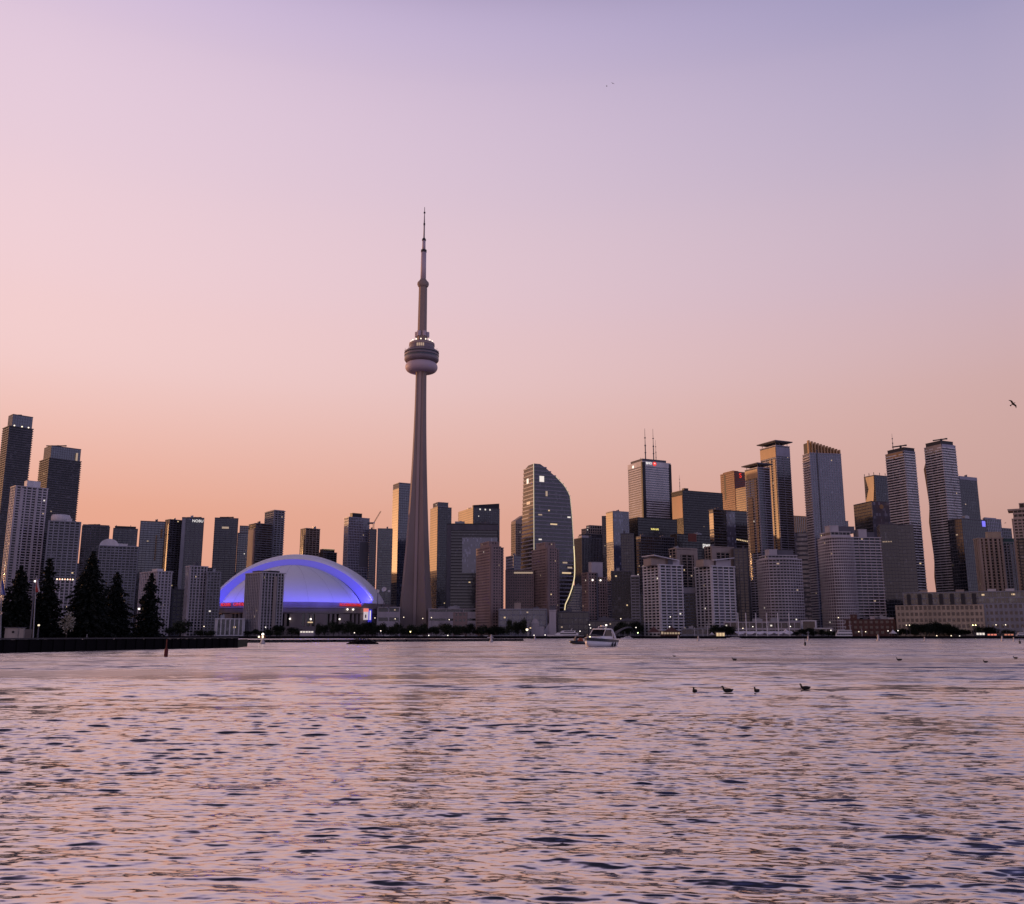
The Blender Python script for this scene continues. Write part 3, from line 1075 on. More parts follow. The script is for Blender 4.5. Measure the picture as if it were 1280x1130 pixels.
b = B(OT, TW, 'distant tower with a classical stepped pale crown', 724, 731, 756, 668, 1450, gl=G_DARK, cl=DGREY, fh=3.6, band=.3, bay=2.4, pier=1.0, po=.4, lit=2, units=0)
tier(b, .08, .95, .05, .85, 661, cl=TAN, pier=1.4, lit=1); tier(b, .3, .9, .15, .75, 656.5, cl=TAN, y0=660.6, pier=1.4, lit=1)
b = B(OT, TW, 'dark finned slab beside the bright edge of the curved tower', 718, 727.5, 751, 673, 1240, gl=G_BLACK, cl=DGREY, fh=3.4, band=.15, bay=2.4, pier=.8, po=.8, lit=3, units=1)
pent(b, .03, .4, .1, .6, 669.5, PINK)
b = B(OT, TW, 'glass tower with orange left face and mauve front, left of the white slab tower', 757.5, 766, 786, 639.5, 1370, gl=G_BLUE, cl=LILAC, fh=3.6, band=.2, bo=.1, bay=2.6, pier=.25, po=.15, lit=4, units=1)
panel(b, 1, .02, .98, 640, 677, GOLDW, 'painted_glow_flank', .3)  # painted sunset glow, stopping at the edge of the sunlit part
mb = MB(); p0 = b.C + b.d1 * b.a * .02; p1 = b.C + b.d1 * b.a * .58; nn = Vector((b.d1.y, -b.d1.x)) * .6
mb.prism([tuple(p0 + nn), tuple(p1 + nn), tuple(p1), tuple(p0)], b.z0, b.z - 1, uv=True); mb.build('mauve_glass_face', G_PALE, b.root)
B(OT, TW, 'thin dark tower squeezed against the orange face left of the white slab tower', None, 752.5, 758.5, 646, 1395, gl=G_DARK, cl=DGREY, lit=1, units=0)
b = B(AT, AB, 'brown gridded tower with a pink rooftop box above the motor cruiser', 727.5, 735, 746, 717, 960, gl=G_HOME, cl=BROWN, fh=2.9, band=.4, bay=3.2, pier=1.1, po=.5, lit=4, units=0)
tier(b, 1.03, 2.2, .05, .9, 722, y0=795, cl=BROWN, band=.4, pier=1.2, bay=3.2, lit=5)
pent(b, .62, 1.9, .3, .8, 702.5, PINK, y0=722); panel(b, 0, .88, 1.05, 716, None, DGREY, 'dark_slot', 1.2, 1.2)
for t in (.5, 1.4):
    p = b.C + b.d1 * b.a * t; mb = MB(); mb.sphere((p.x, p.y - 1.2, zpx(b, 725)), .9, 8, 6); mb.build('roof_lamp', LAMPW, b.root)
B(AT, AB, 'low banded blue-grey block right of the curved tower\'s foot', None, 702, 729.5, 733, 1160, gl=G_BLUE, cl=GREY, fh=3.2, band=.35, bay=8, pier=.3, lit=2, units=2)
B(AT, AB, 'speckled dark blue glass block right of the brown gridded tower', None, 764, 789, 715, 975, gl=G_HOME, cl=DGREY, fh=2.9, band=.12, bay=3, pier=.3, lit=12, units=2)
B(OT, TW, 'dark speckled tower half hidden between the mauve front and the black slab', None, 776, 792, 668, 1120, gl=G_DARK, cl=DGREY, fh=3.4, band=.2, bay=3, pier=.5, lit=6, units=1)

# ---- financial district
b = B(OT, TW, 'tall white slab tower with ribbed storeys, dark corners and twin masts', 785, 803, 838, 577, 1546, gl=G_BLUE, cl=WHITE, fh=3.9, band=.5, bo=.35, bay=80, pier=.6, po=.3, lit=1, units=0)
panel(b, 0, -.02, .09, 577.5, None, BLACK, 'dark_corner', .7, .5); panel(b, 1, -.02, .09, 577.5, None, BLACK, 'dark_corner', .7, .5); panel(b, 0, .93, 1.02, 577.5, None, BLACK, 'dark_corner', .7, .5)
panel(b, 0, .09, .93, 576, 582, WHITE, 'crown_band', .6, .4); panel(b, 1, .09, 1, 576, 582.5, WHITE, 'crown_band', .6, .4)
disc(b, 0, .42, 578.6, 3.6, S_RED, out=1.0); sign(b, 0, .22, 578.6, 'BMO', S_WHITE, 4.0, 1.0); disc(b, 1, .62, 580.4, 2.6, S_WHITE, out=1.0)
sign(b, 0, .42, 578.4, 'M', S_WHITE, 3.0, 1.1, 'roundel_letter')
pent(b, .05, .9, .1, .9, 572.8, DGREY); mast(b, .3, .35, 532, r=1.1); mast(b, .62, .4, 531, r=1.0); mast(b, .76, .5, 544, r=.6); mast(b, .1, .3, 569.5, r=.3); mast(b, .88, .3, 570.5, r=.3)
b = B(OT, TW, 'broad black steel tower with a single thin mast', 839.5, 853, 903, 613.5, 1490, gl=G_BLACK, cl=BLACK, fh=3.9, band=.25, bo=.12, bay=1.8, pier=.4, po=.3, lit=3, units=0)
panel(b, 1, .03, .97, 619, 647, RED, 'reddish_flank', .45, .2); mast(b, .0 + .02, .3, 592.5, r=.45); pent(b, .1, .2, .2, .4, 609.5, BLACK)
b = B(OT, TW, 'red granite tower with a red emblem near its top', 900.5, 917.5, 935, 590, 1650, gl=G_DARK, cl=RED, fh=3.9, band=.5, bay=3, pier=1.2, po=.3, lit=1, units=1)
sign(b, 0, .42, 594, 'S', S_RED, 9, .9); tier(b, -.3 + .31, .4, .1, .8, 588.5, cl=RED, lit=0)
panel(b, 1, .62, .74, 591, 622, BLACK, 'painted_shadow_stripe', .4, .2)  # another tower's cast shadow painted as a black stripe
b = B(OT, TW, 'small glowing orange block under the red granite tower', 919.5, 934, 943, 609, 1600, gl=G_GOLD, cl=GOLD, fh=3.9, band=.3, bay=3, pier=.4, po=.3, lit=0, units=1)  # orange sunset glow put into the cladding and glazing colours
b = B(OT, TW, 'black tower with a yellow sign below the white slab tower', 770, 797, 846, 647.5, 1400, gl=G_BLACK, cl=BLACK, fh=3.9, band=.25, bo=.12, bay=2, pier=.4, po=.3, lit=6, units=1)
sign(b, 0, .42, 660.5, 'SUN LIFE', S_YEL, 2.6)
b = B(OT, TW, 'black office block with a bright white sign above the tan frames', 838, 846, 889, 668, 1300, gl=G_BLACK, cl=BLACK, fh=3.8, band=.25, bo=.12, bay=2.4, pier=.4, po=.3, lit=8, units=2)
sign(b, 0, .85, 679.5, 'pwc', S_WHITE, 6.5); panel(b, 0, .32, .56, 666, 676, RED, 'reddish_panel', .5, .2)
b = B(OT, TW, 'dark office slab with rows of lit windows below the yellow sign', 795, 801, 843, 671, 1230, gl=G_DARK, cl=DGREY, fh=3.7, band=.3, bo=.15, bay=3, pier=.4, po=.25, lit=18, units=2)
b = B(OT, TW, 'blue glass block with a bright corner strip and a pale blue centre facet', 886, 891.5, 934, 637.5, 1200, gl=G_DARK, cl=DGREY, fh=3.7, band=.3, bo=.1, bay=30, pier=.3, po=.2, lit=6, units=1)
panel(b, 1, .0, .9, 641, 661, GOLDW, 'painted_glow_flank', .3)  # lit left face painted as an orange panel
mb = MB(); p0 = b.C + b.d1 * b.a * .36; p1 = b.C + b.d1 * b.a * .62; nn = Vector((b.d1.y, -b.d1.x)) * 1.0
mb.prism([tuple(p0 + nn), tuple(p1 + nn), tuple(p1), tuple(p0)], b.z0, b.z - .6, uv=True); mb.build('pale_glass_facet', G_PALE, b.root)
for j in range(7):
    t = .64 + j * .05; panel(b, 0, t, t + .03, 672 + j * .3, 673.6 + j * .3, L_WARM, 'lit_window', .5, .2)


def disc_roof(b, yt, yb, over=4.0):
    zt0, zb0 = zpx(b, yt), zpx(b, yb)
    mb = MB()
    for (z0_, z1_, o_) in ((zt0 - 2.2, zt0 - 1.4, .6), (zt0 - 1.38, zt0 - .2, 3.2), (zt0 - .18, zt0 + .5, 1.0)):
        mb.prism(offset_poly(rect(b, 0, 1, 0, 1), [o_] * 4), z0_, z1_)
    mb.build('flat_roof', DGREY, b.root)
    for t in (.08, .36, .64, .92):
        for s_ in (.06, .94):
            p = b.C + b.d1 * b.a * t + b.d2 * b.b * s_
            mb = MB(); mb.tube((p.x, p.y, b.z), (p.x, p.y, zt0 - 2.1), .35, .35, 6); mb.build('roof_strut', DGREY, b.root)


b = B(AT, AB, 'shorter of two glass condominium towers topped by an overhanging flat roof', 931.5, 947, 961.5, 585, 1110, gl=G_DARK, cl=LILAC, fh=3.0, band=.3, bo=.5, bay=9, pier=.4, po=.6, lit=5, units=0, group='twin flat-roofed glass towers')
disc_roof(b, 578.6, 583.5); panel(b, 1, .0, 1, 586, 597, GOLD, 'painted_glow_band', .8); panel(b, 1, .12, .3, 598, 690, GOLDW, 'painted_glow_strip', .9); panel(b, 1, .5, .85, 620, 690, GOLDW, 'painted_glow_strip', .9)  # warm light on the left face painted as band and strips
b = B(AT, AB, 'taller of two glass condominium towers topped by an overhanging flat roof', 950.5, 969.5, 986.5, 557.5, 1140, gl=G_DARK, cl=LILAC, fh=3.0, band=.3, bo=.5, bay=9, pier=.4, po=.6, lit=6, units=0, group='twin flat-roofed glass towers')
disc_roof(b, 550.5, 556); panel(b, 1, .0, 1, 558.5, 571, GOLD, 'painted_glow_band', .8); panel(b, 1, .05, .2, 573, None, GOLDW, 'painted_glow_strip', .9); panel(b, 1, .32, .42, 573, None, GOLDW, 'painted_glow_strip', .9); panel(b, 0, .0, 1, 558.5, 570, LILAC, 'plant_screen', .8)  # left band and strips painted in the tone of warm light
b = B(AT, AB, 'tall slab with a slanted ribbed crown', 1003.5, 1012, 1051, 567, 1090, th=12, gl=G_BLUE, cl=LILAC, fh=3.0, band=.22, bo=.2, bay=3.2, pier=.5, po=.3, lit=8, units=0)
panel(b, 0, .21, .245, 562, None, DGREY, 'dark_slot', .6, .4)
za, zb_, zc_ = b.z + .4, zpx(b, 550.3), zpx(b, 560.5)
for j in range(11):
    t = j / 10; p = b.C + b.d1 * b.a * (t * .97) + b.d2 * .6
    h = zb_ * (1 - t) + zc_ * t
    mb = MB(); mb.cbox((p.x, p.y + 1, za), 1.9, 3.2, h - za, R(12)); mb.build('crown_fin', GOLD, b.root)  # orange light on the fins put into their gold colour
r_ = rect(b, .02, .98, .25, .9); mb = MB()
mb.loft([[(p[0], p[1], za) for p in r_], [(r_[0][0], r_[0][1], zb_ - 2), (r_[1][0], r_[1][1], zc_ - 1), (r_[2][0], r_[2][1], zc_ - 1), (r_[3][0], r_[3][1], zb_ - 2)]]); mb.build('slanted_crown', BLACK, b.root)
p = b.C + b.d2 * b.b * .5; mb = MB()
for k in range(70):
    zz = Z0 + 20 + k * 3.0
    if zz < b.z - 4:
        q = b.C - b.d1 * .2; mb.box((q.x, q.y, zz), (b.d2.x * b.b * .95, b.d2.y * b.b * .95, 0), (-b.d1.x * 1.5, -b.d1.y * 1.5, 0), (0, 0, 1.1))
mb.build('balcony_cladding', PINK, b.root)
tier(b, 1.02, 1.1, .1, .8, 651, y0=790, lit=0)
b = B(OT, TW, 'small rust striped block in the gap left of the slant-crowned slab', 988, 992, 1009, 645.5, 1520, th=20, gl=G_GOLD, cl=GOLD, fh=3.8, band=.1, bay=4, pier=1.4, po=.6, lit=1, units=0)
for k in range(9):  # unseen towers added to block low sun from the lower facades
    pp = 950 + 46 * k
    X, Y = pp * .47 - 1100, pp * .883 + 587
    u_ = X / (Y * CP + 90 * SP)
    cpx = 640 + F * u_
    B(AT, AB, 'plain grey tower added unseen behind the left skyline to block low sun', None, cpx - 16, cpx + 15, 794 - F * (112 + (k * 37 % 11)) / Y * .985, Y, gl=G_HOME, cl=GREY, fh=3.2, band=.4, bay=6, pier=.6, lit=0, units=0, group='added sun-blocking row behind the left skyline')
b = B(OT, TW, 'low blue banded office block left of the slant-crowned slab', None, 988, 1011, 667, 1260, gl=G_PALE, cl=DGREY, fh=6, band=.4, bay=30, pier=.4, lit=2, units=1)

# ---- the waterfront, middle
def roof_wing(b, t0, t1, yl, yr, ylow, mat=WHITE):
    r_ = rect(b, t0, t1, -.08, .7); mb = MB()
    zl, zr = zpx(b, yl), zpx(b, yr)
    zz = [zl, zr, zr, zl]
    mb.loft([[(p[0], p[1], z - .9) for p, z in zip(r_, zz)], [(p[0], p[1], z) for p, z in zip(r_, zz)]]); mb.build('wing_roof', mat, b.root)


b = B(AT, AB, 'pale balconied apartment tower with a winged roof, left of its near twin', 804.5, 824, 852, 707, 920, gl=G_HOME, cl=WHITE, fh=2.85, band=.38, bo=.9, bay=7, pier=.8, po=1.3, lit=5, units=0, group='pale winged waterfront towers')
pent(b, -.3 + .02 + .0, .62, .1, .6, 698.5, TAN); roof_wing(b, -.28, .85, 693.8, 699.2, 700); panel(b, 0, .38, .6, 699, None, DGREY, 'dark_bay', .4, .3); pent(b, .64, .98, .1, .6, 700.5, PINK)
b = B(AT, AB, 'pale balconied apartment tower with its wing roof lifted to the right', 869.5, 889, 917, 708.5, 930, gl=G_HOME, cl=WHITE, fh=2.85, band=.38, bo=.9, bay=7, pier=.8, po=1.3, lit=6, units=0, group='pale winged waterfront towers')
pent(b, -.28 + .02, .2, .1, .6, 700, TAN); pent(b, .3, .95, .1, .6, 699.5, PINK); roof_wing(b, .1, 1.0, 699.5, 695.8, 700); panel(b, 0, .3, .5, 709, None, DGREY, 'dark_bay', .4, .3)
b = B(AT, AB, 'tan framed block behind and between the pale winged towers', 836.5, 845, 871, 686.5, 1010, gl=G_HOME, cl=TAN, fh=3.0, band=.2, bay=6.4, pier=.9, po=.5, lit=5, units=1)
pent(b, 0, 1, 0, .8, 685, TAN); panel(b, 0, 0, .18, 687, None, TAN, 'frame_column', .9, .6); panel(b, 0, .82, 1, 687, None, TAN, 'frame_column', .9, .6); panel(b, 0, 0, 1, 686.8, 693, TAN, 'frame_beam', .7, .5)
b = B(AT, AB, 'tan framed block directly behind the right-hand winged tower', 881, 889, 917, 684, 1015, gl=G_HOME, cl=TAN, fh=3.0, band=.2, bay=6.4, pier=.9, po=.5, lit=4, units=1)
panel(b, 0, 0, .18, 684.6, None, TAN, 'frame_column', .9, .6); panel(b, 0, .82, 1, 684.6, None, TAN, 'frame_column', .9, .6); panel(b, 0, 0, 1, 684.2, 690, TAN, 'frame_beam', .7, .5)
b = B(AT, AB, 'small grey block with a pink top panel wedged between the winged towers', None, 851, 871, 735.5, 965, gl=G_HOME, cl=GREY, fh=2.9, band=.36, bay=4, pier=.5, lit=3, units=0)
panel(b, 0, .1, .88, 735, 741.5, PINK, 'pink_panel', .8, .6)
b = B(AT, AB, 'slim grey block with a white cap left of the first winged tower', None, 788.5, 799, 722, 950, gl=G_HOME, cl=GREY, fh=2.9, band=.4, bay=5, pier=.4, lit=2, units=0)
pent(b, 0.02, .98, .05, .8, 719.5, WHITE); tier(b, 1.03, 1.6, .1, .8, 744, y0=795, lit=1)
b = B(AT, AB, 'dark ribbed tower right of the right-hand winged tower', None, 917, 934, 686.5, 1020, gl=G_DARK, cl=DGREY, fh=3.1, band=.2, bay=4.2, pier=1.0, po=.7, lit=3, units=1)
b = B(AT, AB, 'shorter drum-fronted condominium with a pink rooftop box, over the white tents', 946.5, 961, 1001, 700, 930, th=10, gl=G_HOME, cl=PINK, fh=2.9, band=.4, bo=.9, bay=6, pier=.25, po=.95, lit=9, units=0, bulge=5, bulgeL=2, group='drum-fronted condominiums')
tier(b, -.15 + .17, .92, .1, .85, 694.5, cl=PINK, band=.5, bo=.5, lit=1); pent(b, .08, .33, .15, .5, 686.5, PINK, y0=694.6); pent(b, .36, .86, .2, .7, 687, DGREY, y0=694.8)
b = B(AT, AB, 'wider drum-fronted condominium with two pink rooftop boxes', 1023, 1040, 1066, 672.5, 930, th=8, gl=G_HOME, cl=PINK, fh=2.9, band=.4, bo=.9, bay=6, pier=.25, po=.95, lit=7, units=0, bulge=3.5, bulgeL=2, group='drum-fronted condominiums')
tier(b, 1.0, 2.3, .0, .9, 672.2, y0=795, cl=PINK, fh=2.9, band=.4, bo=.9, bay=6, pier=.25, po=.95, lit=6)
tier(b, .02, .95, .1, .85, 665, cl=PINK, band=.5, bo=.5, lit=2); pent(b, .02, .45, .15, .5, 656.7, PINK, y0=665.2); pent(b, .5, 1.25, .2, .7, 657.5, DGREY, y0=665.2); pent(b, 1.4, 1.8, .15, .5, 661, PINK, y0=672.2); pent(b, 1.85, 2.2, .2, .7, 664, DGREY, y0=672.2)

# ---- right-hand group
b = B(OT, TW, 'lilac fronted office tower with a round emblem, dark on its left face', 1067, 1089, 1131, 627.5, 1120, th=15, gl=G_DARK, cl=DGREY, fh=3.8, band=.2, bo=.06, bay=3, pier=.25, po=.1, lit=3, units=1)
mb = MB(); p0 = b.C + b.d1 * .05; p1 = b.C + b.d1 * b.a; nn = Vector((b.d1.y, -b.d1.x)) * .8
mb.prism([tuple(p0 + nn), tuple(p1 + nn), tuple(p1), tuple(p0)], b.z0, b.z, uv=True); mb.build('lilac_glass_face', G_PALE, b.root)
mb = MB(); p0 = b.C + b.d1 * (b.a + .3); p1 = b.C + b.d1 * b.a * 1.24
mb.prism([tuple(p0 + nn), tuple(p1 + nn), tuple(p1 + b.d2 * 20), tuple(p0 + b.d2 * 20)], b.z0, zpx(b, 645.5), uv=True); mb.build('lower_wing', G_PALE, b.root)
disc(b, 0, .28, 633, 2.8, GOLD, 'round_emblem', 1.1)
b = B(OT, TW, 'dark glass cube in front of the lilac office tower', 1096, 1099.5, 1121.5, 656.5, 1020, th=-15, gl=G_DARK, cl=DGREY, fh=3.8, band=.14, bo=.06, bay=3, pier=.2, po=.1, lit=5, units=2)
tier(b, 1.0, 1.95, .25, 1.2, 657, y0=795, gl=G_BLACK, cl=DGREY, band=.14, bo=.06, pier=.2, po=.1, lit=4, fh=3.8)
for t in (.1, .2, .3, .42, .55, 1.2, 1.5):
    panel(b, 0, t, t + .06, 676.6, 678, L_DIM, 'lit_window', .4 if t < 1 else -14, .2)
b = B(OT, TW, 'far tower with a pale gold hourglass flank and spiked roof', 1080, 1093, 1113, 594.5, 1480, gl=G_DARK, cl=DGREY, fh=3.8, band=.2, bo=.1, bay=4, pier=.3, po=.2, lit=2, units=0)
z_t, z_m, z_b = b.z, zpx(b, 610), zpx(b, 626)
mb = MB(); nn = -b.d1 * .7
pts = []
for zz, ta, tb in ((z_t - .5, .05, .85), (z_m, .1, .62), (z_b, .25, .98), (b.z0 + 20, .25, .98)):
    pts.append((b.C + b.d2 * b.b * tb + nn, b.C + b.d2 * b.b * ta + nn, zz))
for j in range(3):
    (l0, r0, za), (l1, r1, zb_) = pts[j], pts[j + 1]
    mb.loft([[(l1.x, l1.y, zb_), (r1.x, r1.y, zb_), (r1.x + .5 * b.d1.x, r1.y + .5 * b.d1.y, zb_), (l1.x + .5 * b.d1.x, l1.y + .5 * b.d1.y, zb_)],
             [(l0.x, l0.y, za), (r0.x, r0.y, za), (r0.x + .5 * b.d1.x, r0.y + .5 * b.d1.y, za), (l0.x + .5 * b.d1.x, l0.y + .5 * b.d1.y, za)]])
mb.build('hourglass_flank', solid('pale gold panel', (.55, .40, .24), rough=.3), b.root)
for t, s in ((0, .95), (0, .5), (0, .05), (.35, .03), (.7, .03), (.95, .03)):
    mast(b, t, s, 590, r=.35, name='roof_spike')
b = B(AT, AB, 'left of the two wavy balconied towers, its upper left face sunlit', 1107, 1130, 1143.5, 564.5, 1060, gl=G_BLACK, cl=LILAC, fh=3.05, band=.36, bo=.35, bay=9, pier=.3, po=.3, lit=3, units=0, wavy=1.1, slabmat=WHITE, group='twin wavy balconied towers')
pent(b, .0, .98, 0, .88, 559.5, BLACK); panel(b, 1, .05, .95, 563.6, 571, GOLD, 'painted_glow_band', 1.0); rig(b, .25, .3, 555.5, 16, R(8), zpx(b, 559)); mast(b, .06, .6, 538.5, r=.5)  # warm light at the top of the left face painted as a band
b = B(AT, AB, 'right of the two wavy balconied towers, with a sail-like wedge painted sunlit gold', 1155.5, 1177, 1194, 556.5, 1060, gl=G_BLACK, cl=LILAC, fh=3.05, band=.36, bo=.35, bay=9, pier=.3, po=.3, lit=3, units=0, wavy=1.1, slabmat=WHITE, group='twin wavy balconied towers')
pent(b, .02, .92, .05, .92, 550.8, BLACK); panel(b, 1, .0, .85, 555, 562, TAN, 'tan_band', 1.0); panel(b, 0, .0, .9, 555, 560, LILAC, 'pale_band', 1.0); rig(b, .4, .3, 547, 16, R(8), zpx(b, 550.6))
# glass sail, sunlight put into its colour: triangular prisms down the back-left edge
e0 = b.C + b.d2 * b.b * 1.0
wd = b.d2 * 4.5
mb = MB()
for (ya, yb_, yc) in ((574, 582, 622), (630, 650, 690), (700, 720, 760)):
    za, zb_, zc_ = zpx(b, ya), zpx(b, yb_), zpx(b, yc)
    wd = wd * .8
    lo = [(e0.x, e0.y, zc_), (e0.x + wd.x * .15, e0.y + wd.y * .15, zc_), (e0.x + wd.x * .15 + b.d1.x * 8, e0.y + wd.y * .15 + b.d1.y * 8, zc_), (e0.x + b.d1.x * 8, e0.y + b.d1.y * 8, zc_)]
    mi = [(e0.x, e0.y, zb_), (e0.x + wd.x, e0.y + wd.y, zb_), (e0.x + wd.x + b.d1.x * 8, e0.y + wd.y + b.d1.y * 8, zb_), (e0.x + b.d1.x * 8, e0.y + b.d1.y * 8, zb_)]
    hi = [(e0.x, e0.y, za), (e0.x + wd.x * .1, e0.y + wd.y * .1, za), (e0.x + wd.x * .1 + b.d1.x * 8, e0.y + wd.y * .1 + b.d1.y * 8, za), (e0.x + b.d1.x * 8, e0.y + b.d1.y * 8, za)]
    mb.loft([lo, mi, hi])
mb.build('glow_tinted_sail', GOLD, b.root)  # gold tone carries painted sunlight on the wedge
b = B(OT, TW, 'plain dark glass tower right behind the right-hand wavy tower', 1192, 1198, 1221, 596, 1180, gl=G_DARK, cl=DGREY, fh=3.7, band=.15, bo=.06, bay=3, pier=.2, po=.12, lit=4, units=1)
panel(b, 0, .05, 1, 594.8, 599, LILAC, 'plant_screen', .4, .3)
b = B(OT, TW, 'broad dark glass block with a small blue sign at its top', 1184.5, 1202, 1233, 649, 1040, gl=G_DARK, cl=DGREY, fh=3.8, band=.14, bo=.06, bay=3, pier=.2, po=.1, lit=8, units=1)
sign(b, 0, .86, 652.5, 'RBC', S_BLUE, 2.2); panel(b, 0, .80, .93, 649.3, 656.5, S_BLUE, 'sign_panel', .5, .2)
b = B(OT, TW, 'mauve block with a rounded roof right of the blue sign', 1229, 1231, 1251, 649, 1090, gl=G_BLUE, cl=LILAC, fh=3.8, band=.3, bo=.1, bay=3, pier=.25, lit=0, units=0)
pent(b, .0, .7, 0, .6, 647.3, LILAC)
B(OT, TW, 'low grey block behind the cream finned apartment tower', 1249, 1251, 1264, 661, 1130, gl=G_DARK, cl=GREY, fh=3.8, band=.3, bay=3, pier=.3, lit=1, units=0)
b = B(AT, AB, 'cream apartment tower with dark window columns between vertical fins', 1218, 1223, 1252.5, 674, 950, th=-5, gl=G_BLACK, cl=TAN, fh=2.9, band=.3, bay=4.6, pier=2.0, po=1.1, lit=4, units=0)
pent(b, .42, 1.0, .1, .6, 665.5, BEIGE); tier(b, 1.02, 1.62, .1, .9, 679, y0=795, lit=2, pier=.8, cl=GREY, po=.8, band=.3); pent(b, 1.0, 1.66, .05, .95, 674, TEAL, y0=680); panel(b, 0, .65, .8, 668, 669.5, BLACK, 'vent_slot', -4.0, .5)
b = B(AT, AB, 'stepped tan tower cut by the right edge of the photo', None, 1266, 1300, 650, 900, dep=24, gl=G_HOME, cl=TAN, fh=3.0, band=.45, bo=.8, bay=4, pier=1.0, po=.9, lit=2, units=0)
tier(b, .05, 1, .05, .9, 638, cl=TAN, band=.4, bo=.5); pent(b, -.15, 1, 0, .9, 637, TAN, y0=638.3, name='overhang'); tier(b, .3, 1, .1, .9, 630.5, y0=636.5, cl=TAN)
b = B(AT, AB, 'dark tower at the right edge, below the stepped tan tower', None, 1272.5, 1310, 675, 890, dep=24, gl=G_BLACK, cl=BLACK, fh=3, band=.3, bay=4, pier=.4, lit=1, units=0)

# ---- low waterfront buildings
PH = -25
b = B('terminal_building', LB, 'long beige terminal building with glazed green upper floors at the right', None, 1119.5, 1229, 758.5, 905, dep=40, gl=G_BLACK, cl=BEIGE, fh=5.2, band=.42, bay=4.0, pier=1.3, po=.4, lit=5, units=0)
tier(b, .1, 1.55, .15, .9, 742, gl=G_GREEN, cl=GREY, fh=4.0, band=.22, bay=3.2, pier=.45, lit=9, po=.5)
tier(b, 1.005, 1.7, .03, .98, 757.5, y0=797, gl=G_BLACK, cl=GREY, fh=5.2, band=.5, bay=4.2, pier=1.7, po=.4, lit=4)
for t in (.3, .72, 1.08, 1.28):
    pent(b, t, t + .09, .3, .6, 738.5, TAN if t < 1 else WHITE, y0=741.7)
for j in range(7):
    t = .14 + j * .125; panel(b, 0, t, t + .045, 743, 757, BLACK, 'black_bay', -3.2, 2.0)  # plain black panels marking the glazed bays
b = B('brick_building', LB, 'low red brick building left of the beige terminal', None, 1046, 1119, 776, 930, dep=20, gl=G_BLACK, cl=BRICK, fh=5, band=.5, bay=5, pier=2.2, po=.3, lit=4, units=3)
tier(b, .02, .35, .1, .8, 769.5, cl=BRICK, lit=1, pier=2, band=.5); pent(b, .58, .66, .2, .6, 771, PINK); pent(b, .74, .98, .2, .6, 773, WHITE)
B('pavilion', LB, 'low grey pavilion behind the white tents', None, 905, 1001, 779, 900, dep=18, gl=G_DARK, cl=PINK, fh=5, band=.25, bay=6, pier=.6, lit=6, units=3)
B('pavilion', LB, 'white framed glass pavilion right of the tents', None, 1002, 1020, 777, 905, dep=14, gl=G_DARK, cl=WHITE, fh=14, band=.12, bay=20, pier=1.0, po=.5, lit=1, units=0)
B('pavilion', LB, 'small pale kiosk row near the white tour boat', None, 1018, 1040, 786.5, 890, dep=10, gl=G_DARK, cl=WHITE, fh=6, band=.3, bay=5, pier=.5, lit=2, units=0)
b = B('glass_pavilion', LB, 'dark blue glass building with a white frame behind the conical shoreline trees', None, 624, 683, 763, 940, dep=22, gl=G_BLUE, cl=GREY, fh=5, band=.25, bay=6.5, pier=.7, po=.8, lit=7, units=1)
pent(b, .32, .46, .1, .5, 754, TAN); pent(b, .0, 1.0, .1, .9, 761.5, PINK)
B('glass_pavilion', LB, 'plain dark glass box left of the motor cruiser\'s cabin', None, 697, 736, 766, 950, dep=20, gl=G_DARK, cl=DGREY, fh=5, band=.15, bay=5, pier=.4, lit=2, units=2)
B('convention_hall', LB, 'long low mauve hall at the foot of the needle tower', None, 536, 601, 762, 1075, dep=40, gl=G_DARK, cl=PINK, fh=9, band=.75, bay=22, pier=.8, lit=2, units=3)
B('brick_building', LB, 'small dark brown block with a round window in front of the mauve hall', None, 567, 584, 767, 960, dep=12, gl=G_BLACK, cl=BROWN, fh=5, band=.6, bay=4, pier=1.8, lit=1, units=1)
B('aquarium_hall', LB, 'low grey hall between the stadium and the needle tower', None, 472, 500, 760, 1070, dep=40, gl=G_DARK, cl=PINK, fh=8, band=.6, bay=14, pier=1.0, lit=2, units=2)
B('restaurant_terrace', LB, 'low grey terrace building under the brown gridded tower', None, 736, 800, 777, 935, dep=14, gl=G_DARK, cl=DGREY, fh=5, band=.35, bay=6, pier=.5, lit=5, units=3)
B('quay_shed', LB, 'low dark shed between the winged towers on the quay', None, 852, 905, 787, 885, dep=10, gl=G_DARK, cl=GREY, fh=5, band=.35, bay=5, pier=.4, lit=3, units=1)
b = B('silo_tower', 'tower', 'pale concrete silo tower on the quay behind the white yacht', None, 686.5, 695, 764, 890, dep=7, gl=PINK, cl=PINK, fh=30, band=0, bay=40, pier=0, lit=0, units=0)
pent(b, .05, .95, .1, .9, 758, DGREY)
r_ = rect(b, -.9, 0, .1, .9); mb = MB(); rr = []
for j in range(9):
    t = j / 8; q = rect(b, -1.9 * (1 - t) ** 1.0, .02, .2, .8); zz = Z0 + (b.z - Z0) * .55 * t ** 1.6
    rr.append([(q[0][0], q[0][1], zz), (q[1][0], q[1][1], zz), (q[2][0], q[2][1], zz), (q[3][0], q[3][1], zz)])
mb.loft(rr); mb.build('flared_base', PINK, b.root)
b = B('gabled_pavilion', LB, 'small pale pavilion with a rounded gable near the silo tower', None, 664.5, 673, 780, 885, dep=10, gl=PINK, cl=PINK, fh=6, band=.2, bay=4, pier=.5, lit=1, units=0)
c0 = b.C + b.d1 * b.a * .5; mb = MB()
